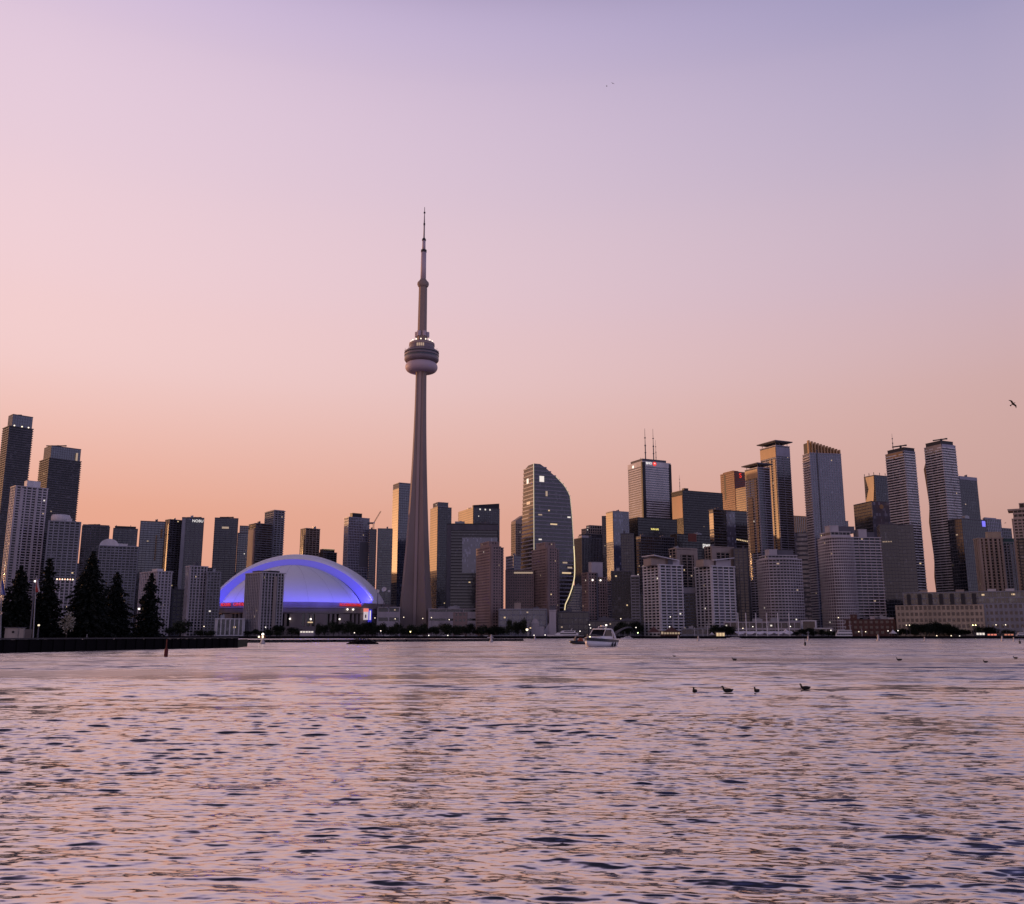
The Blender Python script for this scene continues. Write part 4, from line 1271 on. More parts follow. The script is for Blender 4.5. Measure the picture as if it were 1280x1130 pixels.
mb.loft([[(c0.x + b.d1.x * b.a * .5 * q[0] + b.d2.x * s, c0.y + b.d1.y * b.a * .5 * q[0] + b.d2.y * s, b.z + .4 + 4.6 * q[1]) for q in ring] for s in (0, 9)]); mb.build('rounded_gable', PINK, b.root)
tier(b, 1.05, 1.8, .1, .9, 785, y0=797, lit=1)
# ------------------------------------------------------------------ curved tower with lit edges
def interp(pts, y):
    if y <= pts[0][0]:
        return pts[0][1]
    for (ya, xa), (yb, xb) in zip(pts, pts[1:]):
        if y <= yb:
            return xa + (xb - xa) * (y - ya) / (yb - ya)
    return pts[-1][1]


D = 1075
XR = [(579.2, 675), (581.5, 680), (586.6, 685.5), (594, 695), (603, 704), (610, 709), (617.6, 712.3), (640, 714.6), (694, 717.8), (712, 718.2), (722, 717.6), (735, 714.5), (745, 711), (756, 706), (792, 704)]
XC = [(579, 670), (685, 666), (792, 662)]
XL = [(579, 655), (703, 651), (792, 649)]
th = R(25)
d1 = Vector((math.cos(th), math.sin(th)))
d2 = Vector((-math.sin(th), math.cos(th)))
C = at(668, 690, D)
ct = empty('curved_tower', (C.x, C.y, Z0), 'tall glass tower with a curved crown and bright lit edges', 'skyscraper')
rings, slabs, redge, ledge = [], MB(), [], []
ztop = at(672, 579.3, D).z
nf = 44
for f in range(nf + 1):
    z = Z0 + (ztop - Z0) * f / nf
    # pixel row of this height at the corner
    dc = C.y * CP + (z - HC) * SP
    py = 565 - F * ((z - HC) * CP - C.y * SP) / dc
    cx = C.x
    u = (interp(XC, py) - 640) / F
    a = solve(C.x, C.y, z, d1.x, d1.y, interp(XR, py))
    b_ = solve(C.x, C.y, z, d2.x, d2.y, interp(XL, py))
    if py < 583:
        b_ = max(2.0, b_ * (0.55 + .45 * (py - 579.2) / 4))
    c0 = Vector((C.x, C.y))
    poly = [tuple(c0), tuple(c0 + d1 * a), tuple(c0 + d1 * a + d2 * b_), tuple(c0 + d2 * b_)]
    rings.append([(p[0], p[1], z) for p in poly])
    if f < nf:
        slabs.prism(offset_poly(poly, [.5] * 4), z, z + 1.45)
    redge.append((poly[1][0] + d1.x * .4 - .1, poly[1][1] + d1.y * .4 - .7, z))
    ledge.append((c0.x - .5, c0.y - .6, z))
mb = MB()
for f in range(nf):
    for k in range(4):
        k2 = (k + 1) % 4
        p, q = rings[f][k], rings[f][k2]
        p2, q2 = rings[f + 1][k], rings[f + 1][k2]
        L = math.hypot(q[0] - p[0], q[1] - p[1])
        mb.face([p, q, q2, p2], [(k * 50, p[2]), (k * 50 + L, p[2]), (k * 50 + L, p2[2]), (k * 50, p2[2])])
mb.face(rings[-1])
mb.build('glazing', G_BLACK, ct)
slabs.build('storey_cladding', solid('silver band', (.25, .24, .28), rough=.45), ct)
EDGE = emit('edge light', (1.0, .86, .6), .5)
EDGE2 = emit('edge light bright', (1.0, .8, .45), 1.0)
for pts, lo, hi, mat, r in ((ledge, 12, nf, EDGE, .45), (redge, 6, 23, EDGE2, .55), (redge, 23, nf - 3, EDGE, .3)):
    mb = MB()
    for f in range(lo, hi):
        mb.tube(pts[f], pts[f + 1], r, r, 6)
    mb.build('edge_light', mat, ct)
for px, py, wv, hv, side, mat in ((677, 598, 6, 7, 0, L_COOL), (660, 599, 5, 6, 1, L_COOL), (661, 627, 9, 3.5, 1, L_DIM), (683, 616, 2.5, 6, 0, L_DIM), (692, 654, 9, 1.6, 0, L_WARM), (675, 643, 5, 1.5, 0, L_DIM), (711, 644, 4, 1.6, 0, L_COOL), (706, 702, 6, 1.8, 0, L_DIM), (712, 708, 6, 1.8, 0, L_DIM), (708, 715, 12, 1.8, 0, L_WARM), (686, 637, 2, 1.5, 0, L_WARM), (675, 674, 4, 1.5, 0, L_COOL), (655, 712, 2.5, 2.5, 1, L_COOL)):
    z = at(px, py, D).z
    dd = d1 if side == 0 else d2
    a = solve(C.x, C.y, z, dd.x, dd.y, px)
    nn = Vector((d1.y, -d1.x)) if side == 0 else -d1
    p = Vector((C.x, C.y)) + dd * a + nn * .5
    o = bpy.data.objects.new('lit_window', lit_mesh(mat, wv, hv))
    COL.objects.link(o)
    o.parent = ct
    o.location = (p.x - C.x, p.y - C.y, z - Z0)
    o.rotation_euler = (0, 0, th if side == 0 else th - math.pi / 2)
p = Vector((C.x, C.y)) + d1 * 33
mb = MB(); mb.cbox((p.x, p.y + 4, Z0), 3, 3, at(703, 757, D).z - Z0); mb.build('lift_core', PINK, ct)

# ------------------------------------------------------------------ needle tower
D = 1118
T = at(527, 450, D)
TX, TY = T.x, T.y


def zt(py):
    return at(527, py, D).z


def rt(px, py):
    z = zt(py)
    return px * (D * CP + (z - HC) * SP) / F


nt = empty('observation_tower', (TX, TY, Z0), 'tall tapering concrete observation tower with round pod and long antenna', 'observation tower')
CONC = solid('tower concrete', (0.29, 0.225, 0.20), rough=.85, var=.22, scale=.03)
CONC2 = solid('tower concrete light', (0.36, 0.28, 0.26), rough=.85, var=.1, scale=.03)
zsh = zt(463)
legs = [R(200), R(322), R(80)]
rings = []
for j in range(25):
    t = j / 24
    z = Z0 + (zsh - Z0) * t
    r = 6.6 + 16.0 * (1 - t) ** 1.9
    wv = 2.6 + 3.2 * (1 - t) ** 1.2
    ri = 5.4 + 3.2 * (1 - t) ** 1.5
    ring_ = []
    for a in legs:
        ca, sa = math.cos(a), math.sin(a)
        ring_.append((TX + ca * r + sa * wv, TY + sa * r - ca * wv, z))
        ring_.append((TX + ca * r - sa * wv, TY + sa * r + ca * wv, z))
        am = a + R(60)
        for da in (-16, 16):
            ring_.append((TX + math.cos(am + R(da)) * ri, TY + math.sin(am + R(da)) * ri, z))
    rings.append(ring_)
MB().loft(rings).build('shaft', CONC, nt)
mb = MB()
a = R(261)
for k in range(24):
    z = Z0 + (zsh - Z0) * k / 24
    z1 = Z0 + (zsh - Z0) * (k + 1) / 24
    ri = 5.6 + 3.2 * (1 - k / 24) ** 1.5
    p = (TX + math.cos(a) * ri, TY + math.sin(a) * ri, z)
    mb.cbox(p, 3.4, 1.6, z1 - z, a + math.pi / 2)
mb.build('lift_shaft', CONC2, nt)
POD = solid('pod steel', (0.22, 0.18, 0.20), rough=.5, var=.12)
RAD = solid('radome', (0.47, 0.38, 0.42), rough=.55, var=.06)


def lat(prof, name, mat, smooth=False, seg=48):
    mb = MB()
    mb.lathe([(rt(r, y), zt(y)) for r, y in prof], (TX, TY), seg)
    return mb.build(name, mat, nt, smooth)


dn = []
for j in range(13):
    t = math.pi * j / 12 - math.pi / 2
    dn.append((12 + 8.2 * math.cos(t) ** .8 if abs(math.cos(t)) > 1e-6 else 12, 459.2 - 6.4 * math.sin(t)))
lat(dn, 'radome_ring', RAD, True)
lat([(17, 453), (20.3, 452), (21.4, 450.5), (21.4, 448)], 'lower_deck', POD)
lat([(20.9, 448), (20.9, 445.6)], 'deck_window_band', G_DARK if False else solid('pod window', (.05, .05, .07), rough=.2, spec=.6))
lat([(21.5, 445.6), (21.6, 443.6)], 'deck_rim', POD)
lat([(20.4, 443.6), (20.4, 441.9)], 'outdoor_gallery', solid('pod window', (.05, .05, .07)))
lat([(21.6, 441.9), (21.4, 440.2), (18.4, 438.2), (16.4, 437.2)], 'deck_roof', POD)
lat([(15.8, 437.2), (15.6, 432.5)], 'upper_drum', POD)
lat([(16, 432.5), (15.8, 429.8)], 'drum_rim', CONC2)
lat([(15.0, 429.8), (14.6, 428.9), (7.4, 428.6)], 'pod_roof', POD)
for k in range(14):
    t = 2 * math.pi * (k + .5) / 14
    mb = MB()
    r = rt(13.4, 428)
    mb.sphere((TX + math.cos(t) * r, TY + math.sin(t) * r, zt(427.4)), .9, 8, 6)
    mb.build('roof_floodlight', emit('pod light', (1, .86, .7), 1.5), nt)
for k in range(4):
    t = R(255 + 9 * k)
    r = rt(15.75, 434.5)
    mb = MB()
    mb.cbox((TX + math.cos(t) * r, TY + math.sin(t) * r, zt(436.6)), 1.8, .5, zt(433) - zt(436.6), t + math.pi / 2)
    mb.build('lit_window', L_DIM, nt)
for k in range(16):
    t = 2 * math.pi * k / 16
    r = rt(21.0, 440)
    mb = MB()
    mb.tube((TX + math.cos(t) * r, TY + math.sin(t) * r, zt(440.2)), (TX + math.cos(t) * (r + .6), TY + math.sin(t) * (r + .6), zt(437.4)), .22, .15, 5)
    mb.build('railing_post', POD, nt)
lat([(7.0, 428.6), (6.7, 426), (6.7, 421), (6.2, 420), (5.7, 413), (5.2, 359)], 'upper_shaft', CONC, False, 6)
for a in (R(180), R(0), R(240), R(300)):
    r = rt(6.6, 418)
    mb = MB()
    mb.tube((TX + math.cos(a) * r, TY + math.sin(a) * r, zt(421.5)), (TX + math.cos(a) * r, TY + math.sin(a) * r, zt(415.5)), 2.6, 2.6, 12)
    mb.build('equipment_drum', RAD, nt)
lat([(5.0, 359.5), (6.6, 357.6), (7.3, 355.6), (7.0, 353.4), (4.8, 351), (3.7, 349.2)], 'sky_pod', CONC, True)
lat([(3.5, 349.4), (3.2, 315.2)], 'antenna_base', RAD, True, 20)
lat([(3.6, 315.4), (3.6, 312.6)], 'antenna_collar', BLACK, False, 20)
lat([(2.2, 312.7), (2.0, 300.6)], 'antenna_section', RAD, True, 16)
lat([(2.6, 300.8), (2.4, 299), (1.2, 297.4)], 'antenna_collar', BLACK, False, 16)
lat([(.95, 298), (.8, 278), (.5, 268), (.35, 259)], 'antenna_tip', POD, True, 10)
for y in (281, 280, 266):
    lat([(1.15, y + .6), (1.15, y - .9)], 'antenna_knot', BLACK, False, 10)

# ------------------------------------------------------------------ stadium
D = 1085
SX = at(365, 752, D - 60).x * (D / (D - 60))
SX = at(365, 752, D).x
zr = at(365, 752.6, D - 64).z
st = empty('domed_stadium', (SX, D + 30, Z0), 'stadium with a white dome washed in blue light and red lettering on its rim', 'stadium')
DOME = solid('dome membrane', (0.88, 0.85, 0.95), rough=.6, var=.05, scale=.03)
mpx = D * 0.985 / F
W1, H1 = 85.5 * mpx, 46.5 * mpx * .99
zb = at(365, 751.5, D).z
z_ap1 = at(365, 706.3, D).z
H1 = z_ap1 - zr
# front half-dome
rows = []
NB, NA = 20, 48
for i in range(NB + 1):
    s = i / NB           # 0 front rim .. 1 at the arch plane
    ring_ = []
    for k in range(NA + 1):
        phi = math.pi * k / NA
        t = -math.cos(phi)
        ring_.append((t, s))
    rows.append(ring_)
mb = MB()
g = []
for i in range(NB + 1):
    el = math.pi / 2 * i / NB
    row = []
    for k in range(NA + 1):
        phi = math.pi * k / NA
        x, y = -math.cos(phi), -math.sin(phi)
        rad = math.cos(el)
        t = rad
        h = (1 - t * t) ** .75 if t < 1 else 0
        row.append((SX + W1 * x * rad, D + 56 * y * rad, zr + H1 * h))
    g.append(row)
mb.loft(g, cap=False, closed=False)
mb.build('dome_front_panel', DOME, st, True)
# meridian seams of the panel
mb = MB()
for k in range(6, NA, 6):
    for i in range(NB - 1):
        p, q = Vector(g[i][k]), Vector(g[i + 1][k])
        mb.tube(p + Vector((0, -.05, .1)), q + Vector((0, -.05, .1)), .07, .07, 4)
mb.build('panel_seam', solid('seam', (.33, .31, .37)), st)
# sliding arch panel behind it
W2, = (108.5 * mpx,)
H2 = at(365, 691.6, D).z - zr


def arch(wf, hf, y, dz=0.0, n=56, e=.75):
    out = []
    for k in range(n + 1):
        t = -math.cos(math.pi * k / n)
        out.append((SX + W2 * wf * t, y, zr + dz + max(0, H2 * hf * (1 - t * t) ** e)))
    return out


BLUE = bpy.data.materials.new('blue lit arch panel')  # blue lamp wash put into the arch band as tint and glow
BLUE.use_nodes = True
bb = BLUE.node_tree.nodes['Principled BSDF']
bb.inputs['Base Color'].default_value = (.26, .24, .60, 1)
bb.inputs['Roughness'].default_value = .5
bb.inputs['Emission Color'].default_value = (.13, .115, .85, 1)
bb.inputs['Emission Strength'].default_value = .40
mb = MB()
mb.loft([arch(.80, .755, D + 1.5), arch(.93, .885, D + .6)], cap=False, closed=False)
mb.build('arch_blue_band', BLUE, st)
mb = MB()
mb.loft([arch(.775, .735, D + .8), arch(.80, .755, D + .4)], cap=False, closed=False)
mb.build('arch_dark_strip', BLACK, st)  # plain black strip along the inner edge of the arch
mb = MB()
mb.loft([arch(.93, .885, D + .5), arch(.938, .895, D + .2), arch(.975, .96, D + 5), arch(1, 1, D + 14), arch(1, 1.0, D + 60), arch(.9, .95, D + 100), arch(.5, .5, D + 130)], cap=False, closed=False)
mb.build('arch_roof', DOME, st, True)
# drum
RD = 121 * mpx
cy = D - 64 + RD


def drum(prof, name, mat, seg=96):
    mb = MB()
    mb.lathe(prof, (SX, cy), seg)
    return mb.build(name, mat, st)


zq = lambda py: at(365, py, D - 64).z
SCON = solid('stadium concrete', (.27, .22, .21), var=.2)
SCON2 = solid('stadium concrete pale', (.34, .28, .28), var=.15)
drum([(RD, zq(758)), (RD, zr + .3), (RD - 3, zr + .5), (RD - 4, zr - 3)], 'parapet', SCON)
drum([(RD + .5, zq(760)), (RD + .8, zq(759.5)), (RD + .8, zq(758.2)), (RD - .2, zq(757.8))], 'ledge', SCON2)
drum([(RD - .2, zq(767)), (RD - .2, zq(760))], 'wall', SCON)
drum([(RD - 4, zq(783)), (RD - 4, zq(767)), (RD + .2, zq(766.6)), (RD + .2, zq(765.8))], 'window_band', G_BLACK)
drum([(RD + 2, Z0), (RD + 2, zq(783)), (RD - 4.5, zq(782.6))], 'podium', SCON)
for k in range(64):
    t = R(180 + 2 + k * 2.8)
    mb = MB()
    mb.cbox((SX + math.cos(t) * (RD - 2), cy + math.sin(t) * (RD - 2), zq(783)), 2.2 if k % 5 else 9, 3.6, zq(766.8) - zq(783), t + math.pi / 2)
    mb.build('pier', SCON, st)


def drum_pt(px, py, off):
    # point of the drum's front seen at this column
    u = (px - 640) / F
    best = None
    for k in range(1801):
        t = R(180 + k * .1)
        x, y = SX + math.cos(t) * (RD + off), cy + math.sin(t) * (RD + off)
        z = zq(py)
        e = abs(x / (y * CP + (z - HC) * SP) - u)
        if best is None or e < best[0]:
            best = (e, x, y, z, t)
    return best


for px, txt in ((282, 'ROGERS'), (299, 'CENTRE'), (432, 'ROGERS'), (445, 'CENTRE')):
    _, x, y, z, t = drum_pt(px, 755.2, 1.2)
    cu = bpy.data.curves.new('sign_lettering', 'FONT')
    cu.body = txt
    cu.size = 4.2 if px > 400 else 4.6
    cu.space_character = .92
    cu.offset = .08
    cu.extrude = .3
    cu.align_x = 'CENTER'
    cu.align_y = 'CENTER'
    cu.materials.append(emit('stadium sign red', (1.0, .05, .03), .5))
    o = text_mesh('sign_lettering', cu)
    o.parent = st
    o.location = (x - st.location.x, y - st.location.y, z - Z0)
    o.rotation_euler = (math.pi / 2, 0, t + math.pi / 2)
_, x, y, z, t = drum_pt(457.5, 767, 2.5)
mb = MB(); mb.cbox((x, y, zq(774)), 6.6, 1.2, zq(759.5) - zq(774), t + math.pi / 2); mb.build('sign_panel', emit('banner white', (.9, .75, .8), .55), st)
mb = MB(); mb.cbox((x, y - .8, zq(763.5)), 6.7, 1.3, zq(759.2) - zq(763.5), t + math.pi / 2); mb.build('sign_panel', emit('banner red', (1, .25, .2), .8), st)
mb = MB(); mb.cbox((x - .6, y - .8, zq(771.5)), 1.8, 1.3, 3.6, t + math.pi / 2); mb.build('banner_figure', BLACK, st)
_, x, y, z, t = drum_pt(462.5, 767, 3.0)
mb = MB(); mb.cbox((x, y, zq(778)), 5.0, 1.2, zq(760.5) - zq(778), t + math.pi / 2); mb.build('sign_panel', emit('banner blue', (.06, .05, .75), .6), st)
mb = MB(); mb.cbox((x + .2, y - .8, zq(774)), 1.3, 1.3, zq(762) - zq(774), t + math.pi / 2); mb.build('banner_stripe', L_COOL, st)
for px, py in ((434.5, 761), (441.5, 761), (362.5, 773.5), (388.5, 773.8), (424.5, 773.5)):
    _, x, y, z, t = drum_pt(px, py, 1.5)
    mb = MB(); mb.sphere((x, y, z), 1.0, 8, 6); mb.build('wall_lamp', LAMPW, st)
for px in (389, 386.5):
    _, x, y, z, t = drum_pt(px, 778.5, .5)
    mb = MB(); mb.cbox((x, y, z), 3.4, .5, 1.2, t + math.pi / 2); mb.build('lit_window', L_WARM, st)
# the stadium's own blue floodlights, standing on the rim
def flood(x, y, z, tgt, e, size, nm='stadium_floodlight'):
    l = bpy.data.lights.new(nm, 'SPOT')
    l.energy = e
    l.color = (.10, .09, 1.0)
    l.spot_size = R(150)
    l.spot_blend = .8
    l.shadow_soft_size = size
    o = bpy.data.objects.new(nm, l)
    COL.objects.link(o)
    o.parent = st
    o.location = (x - st.location.x, y - st.location.y, z - Z0)
    o.rotation_euler = (Vector(tgt) - Vector((x, y, z))).to_track_quat('-Z', 'Y').to_euler()
    o['kind'] = 'helper' if False else 'thing'
    return o


for k in range(22):
    phi = math.pi * (k + .5) / 22
    x = SX - math.cos(phi) * (W1 + 15)
    y = D - math.sin(phi) * 76
    flood(x, y, zr + 1.5, (SX - math.cos(phi) * W1 * .86, D - 56 * .86 * math.sin(phi), zr + 13), 5200, 1.5)
flood(SX + W2 * .90, D - 6, zr + 2, (SX + W2 * .8, D + 2, zr + 16), 16000, 1.0)

# white dish aerials on the hall roof beside the stadium
for px, py, r in ((480.3, 737, 2.9), (472.3, 739.2, 2.1), (486.4, 739, 1.5)):
    p = at(px, py, 1068)
    t = empty('dish_aerial', (p.x, p.y, at(px, 760.5, 1068).z), {480.3: 'largest of three white dish aerials between stadium and needle tower', 472.3: 'white dish aerial nearest the stadium dome', 486.4: 'smallest white dish aerial, nearest the needle tower'}[px], 'dish aerial', 'dish aerials by the stadium')
    mb = MB()
    c = Vector((p.x, p.y, p.z))
    ax = Vector((-.15, -.9, .35)).normalized()
    u_ = ax.orthogonal().normalized(); v_ = ax.cross(u_)
    rr = []
    for j in range(6):
        q = j / 5
        rad = r * q + .02
        rr.append([c + ax * (r * .35 * q * q) + (u_ * math.cos(2 * math.pi * k / 24) + v_ * math.sin(2 * math.pi * k / 24)) * rad for k in range(24)])
    rr += [[pp - ax * .15 for pp in rr[-1]], [pp - ax * .4 for pp in rr[0]]]
    mb.loft(rr); mb.build('dish', WHITE, t, True)
    mb = MB(); mb.tube((p.x, p.y + .4, t.location.z), (p.x, p.y + .4, p.z - r * .2), .5, .4, 8); mb.build('pole', DGREY, t)

# tower crane
cx_, cy_, cz_ = CRANE_AT
t = empty('tower_crane', (cx_, cy_, cz_), 'yellow luffing crane with a raised jib on the narrow dark block', 'crane')
YEL = solid('crane paint', (.45, .28, .12), rough=.5)
zt_ = at(466, 654, cy_).z


def lattice(mb, p, q, w0, n):
    p, q = Vector(p), Vector(q)
    d = (q - p); u_ = Vector((1, 0, 0)) if abs(d.normalized().z) > .8 else Vector((0, 1, 0))
    v_ = d.cross(u_).normalized() * w0; u_ = u_ * w0
    cs = [u_ + v_, u_ - v_, -u_ - v_, -u_ + v_]
    for c in cs:
        mb.tube(p + c, q + c, .16, .16, 4)
    for k in range(n):
        a_, b_ = p + d * (k / n), p + d * ((k + 1) / n)
        for j in range(4):
            mb.tube(a_ + cs[j], b_ + cs[(j + 1) % 4], .09, .09, 4)


mb = MB(); lattice(mb, (cx_, cy_, cz_), (cx_, cy_, zt_), .8, 8); mb.build('mast', YEL, t)
tip = at(476, 639, cy_)
mb = MB(); lattice(mb, (cx_, cy_, zt_), tip, .55, 12); mb.build('jib', YEL, t)
mb = MB(); mb.cbox((cx_ - 3, cy_, zt_ - 1), 5, 2, 2.2); mb.build('counterweight', DGREY, t)
mb = MB(); mb.cbox((cx_ + .9, cy_ - 1.2, zt_ - .5), 1.6, 1.6, 2); mb.build('cab', WHITE, t)
# ------------------------------------------------------------------ trees
def leafmat(name, col):
    if name in MATS:
        return MATS[name]
    m = bpy.data.materials.new(name)
    m.use_nodes = True
    t = NT(m.node_tree)
    b = m.node_tree.nodes['Principled BSDF']
    g = t.n('ShaderNodeNewGeometry')
    f = g.outputs['Random Per Island']
    t.link(t.mix(f, tuple(c * .55 for c in col), tuple(c * 1.5 for c in col)), b.inputs['Base Color'])
    b.inputs['Roughness'].default_value = .7
    b.inputs['Specular IOR Level'].default_value = .2
    MATS[name] = m
    return m


FIR = leafmat('fir needles', (.009, .012, .009))
LEAF = leafmat('summer leaves', (.024, .032, .016))
LEAF2 = leafmat('dark summer leaves', (.013, .018, .011))
BLOSSOM = leafmat('pale leaves', (.34, .31, .24))
BARK = solid('bark', (.045, .035, .028), rough=.95, scale=2)


def leaf(mb, c, size, rg, droop=0.0, dirv=None):
    if dirv is None:
        a = Vector((rg.gauss(0, 1), rg.gauss(0, 1), rg.gauss(0, .6))).normalized()
    else:
        a = dirv
    b = a.cross(Vector((rg.gauss(0, 1), rg.gauss(0, 1), rg.gauss(0, 1)))).normalized()
    a = a * size
    b = b * size * .55
    mb.face([c - a - b * .3, c - b, c + a, c + b * .9])


def conifer(px, ytop, px_half, depth_y, label, seed, ybase=803.5, sparse=1.0):
    p = onwater(px, 812)
    top = at(px, ytop, depth_y)
    base = at(px, ybase, depth_y)
    x, y = top.x, depth_y
    z0, z1 = 1.6, top.z
    H = z1 - z0
    Rm = px_half * depth_y / F
    rg = random.Random(seed)
    t = empty('conifer', (x, y, z0), label, 'tree', 'conifers on the wooded point')
    mb = MB()
    mb.tube((x, y, z0 - .2), (x, y, z0 + H * .55), .32, .16, 8)
    mb.tube((x, y, z0 + H * .55), (x, y, z1 - .1), .16, .02, 6)
    mb.build('trunk', BARK, t)
    mb = MB()
    nw = int(H / .42)
    for j in range(nw):
        q = j / nw
        zz = z0 + .9 + (H - .95) * q
        rad = Rm * 1.3 * (1 - q) ** (.80) * rg.uniform(.72, 1.1) + .12
        nb = max(5, int(12 * (1 - q) + 5))
        a0 = rg.uniform(0, 6.28)
        for k in range(nb):
            if rg.random() > sparse:
                continue
            a = a0 + 6.283 * k / nb + rg.uniform(-.25, .25)
            rr = rad * rg.uniform(.55, 1.12)
            dv = Vector((math.cos(a), math.sin(a), 0))
            nl = max(3, int(rr / .17))
            for i in range(nl):
                s = (i + rg.random()) / nl
                c = Vector((x, y, zz)) + dv * rr * s + Vector((rg.gauss(0, .10), rg.gauss(0, .10), -.30 * rr * s * s + .10 * rr * s + rg.gauss(0, .07)))
                w_ = dv.cross(Vector((0, 0, 1)))
                d = (dv * rg.uniform(.3, 1) + w_ * rg.uniform(-1, 1) + Vector((0, 0, rg.uniform(-.7, .15)))).normalized()
                leaf(mb, c, rg.uniform(.24, .46), rg, dirv=d)
                leaf(mb, c + Vector((rg.gauss(0, .08), rg.gauss(0, .08), -.12)), rg.uniform(.2, .4), rg)
        leaf(mb, Vector((x, y, zz)) + Vector((rg.gauss(0, .1), rg.gauss(0, .1), 0)), .3, rg, dirv=Vector((rg.uniform(-.3, .3), rg.uniform(-.3, .3), 1)).normalized())
    mb.build('crown', FIR, t)
    return t


conifer(-7, 690, 12, 180, 'tall dark conifer cut by the left edge of the photo', 1)
conifer(27, 705, 26, 182, 'broad dark conifer behind the small shed', 2)
conifer(63, 696, 24, 186, 'slender pointed conifer just right of the flagpole with the red flag', 3, sparse=.85)
conifer(117, 687, 32, 187, 'largest dark conifer in the middle of the wooded point', 4)
conifer(147, 714, 25, 194, 'conifer overlapping the right side of the largest conifer', 5, sparse=.9)
conifer(190, 715, 18, 200, 'lone dark conifer near the right end of the wooded point', 6, sparse=.85)


def crown_mesh(seed, h, w_, n, size):
    rg = random.Random(seed)
    lobes = []
    for k in range(9):
        a = rg.uniform(0, 6.28)
        r = rg.uniform(.15, .62) * w_ / 2
        lobes.append((math.cos(a) * r, math.sin(a) * r, h * rg.uniform(.35, .82), rg.uniform(.2, .36) * w_))
    lobes.append((0, 0, h * .62, w_ * .38))
    mb = MB()
    for _ in range(n):
        lx, ly, lz, lr = rg.choice(lobes)
        v = Vector((rg.gauss(0, 1), rg.gauss(0, 1), rg.gauss(0, .85))).normalized() * lr * rg.random() ** .35
        c = Vector((lx + v.x, ly + v.y, lz + v.z))
        if c.z < h * .12:
            continue
        leaf(mb, c, rg.uniform(.6, 1.2) * size, rg)
    return mb


TREE_PROTO = []
for seed, mt in ((21, LEAF), (22, LEAF2), (23, LEAF2), (24, LEAF)):
    cm = crown_mesh(seed, 12, 12, 1500, .62)
    co_ = cm.build('crown', mt)
    tm = MB()
    tm.tube((0, 0, -.3), (0, 0, 5.5), .35, .2, 7)
    for k in range(4):
        a = k * 1.6 + seed
        tm.tube((0, 0, 3.5 + k * .4), (math.cos(a) * 3, math.sin(a) * 3, 7.5), .18, .06, 5)
    to_ = tm.build('trunk', BARK)
    TREE_PROTO.append((co_.data, to_.data))
    bpy.data.objects.remove(co_)
    bpy.data.objects.remove(to_)
trg = random.Random(9)


def shore_tree(px, ytop, depth, label, group, wpx=None, z0=Z0):
    top = at(px, ytop, depth)
    H = top.z - z0
    cd, td = TREE_PROTO[trg.randrange(4)]
    t = empty('leafy_tree', (top.x, depth, z0), label, 'tree', group)
    s = H / 11.6
    sw = s if wpx is None else (wpx * depth / F) / 12
    for nm, d in (('crown', cd), ('trunk', td)):
        o = bpy.data.objects.new(nm, d)
        COL.objects.link(o)
        o.parent = t
        o.scale = (sw, sw, s)
    t.rotation_euler = (0, 0, trg.uniform(0, 6.28))
    return t


def grove(x0, x1, n, y0, y1, d0, d1, label, group, wpx=(12, 18)):
    for k in range(n):
        px = x0 + (x1 - x0) * (k + .5 + trg.uniform(-.3, .3)) / n
        shore_tree(px, trg.uniform(y0, y1), trg.uniform(d0, d1), label, group, trg.uniform(*wpx))


t = shore_tree(226, 776, 900, 'rounded green tree between the lone conifer and the finned slabs', None, 26)
t = shore_tree(213, 783, 890, 'smaller green tree at the foot of the lone conifer', None, 16)
grove(246, 268, 3, 788, 791, 880, 900, 'low tree behind the end of the sea wall', 'low trees behind the sea wall')
grove(306, 352, 5, 786, 790, 880, 900, 'low dark tree at the foot of the finned hotel', 'trees below the finned hotel')
grove(341, 354, 2, 781, 784, 910, 915, 'dark tree against the finned hotel\'s right side', 'trees beside the finned hotel')
grove(360, 376, 2, 785, 788, 895, 905, 'small tree under the stadium windows', 'small trees under the stadium windows')
grove(396, 472, 9, 777, 783, 880, 930, 'leafy tree in front of the stadium\'s right half', 'trees in front of the stadium')
grove(440, 500, 8, 776, 784, 890, 930, 'leafy tree between the stadium and the needle tower', 'trees between stadium and needle tower')
grove(500, 600, 14, 780, 786, 880, 940, 'dark leafy tree at the foot of the mauve hall', 'trees below the mauve hall')
grove(600, 632, 5, 780, 786, 880, 930, 'dark leafy tree below the left brown hotel', 'trees below the left brown hotel')
grove(634, 658, 4, 773, 779, 875, 890, 'dark upright tree in front of the blue glass pavilion', 'trees before the glass pavilion', (8, 12))
grove(768, 805, 5, 776, 783, 870, 895, 'dark leafy tree right of the motor cruiser', 'trees right of the motor cruiser')
grove(892, 918, 4, 781, 785, 868, 880, 'dark leafy tree below the right winged tower', 'trees below the right winged tower')
grove(990, 1045, 7, 785, 790, 868, 885, 'small leafy tree between the tents and the tour boat', 'trees between tents and tour boat', (9, 13))
grove(1118, 1145, 3, 784, 788, 866, 880, 'low tree at the left corner of the beige terminal', 'low trees at the terminal corner')
grove(1140, 1195, 9, 778, 783, 862, 885, 'dense dark tree in front of the beige terminal', 'trees in front of the terminal')
grove(1195, 1282, 10, 782, 788, 862, 885, 'leafy tree before the grey end of the terminal', 'trees before the terminal\'s grey end')

# pale-leaved tree between the conifers
p = at(86, 758, 178)
t = empty('pale_tree', (p.x, 178, 1.6), 'pale leaved small tree between two dark conifers', 'tree')
mb = crown_mesh(31, 6.4, 3.2, 420, .22)
mb.v = [(a + p.x, b + 178, c + 1.6) for a, b, c in mb.v]
mb.build('crown', BLOSSOM, t)
mb = MB(); mb.tube((p.x, 178, 1.5), (p.x + .2, 178, 5), .14, .06, 6); mb.build('trunk', BARK, t)

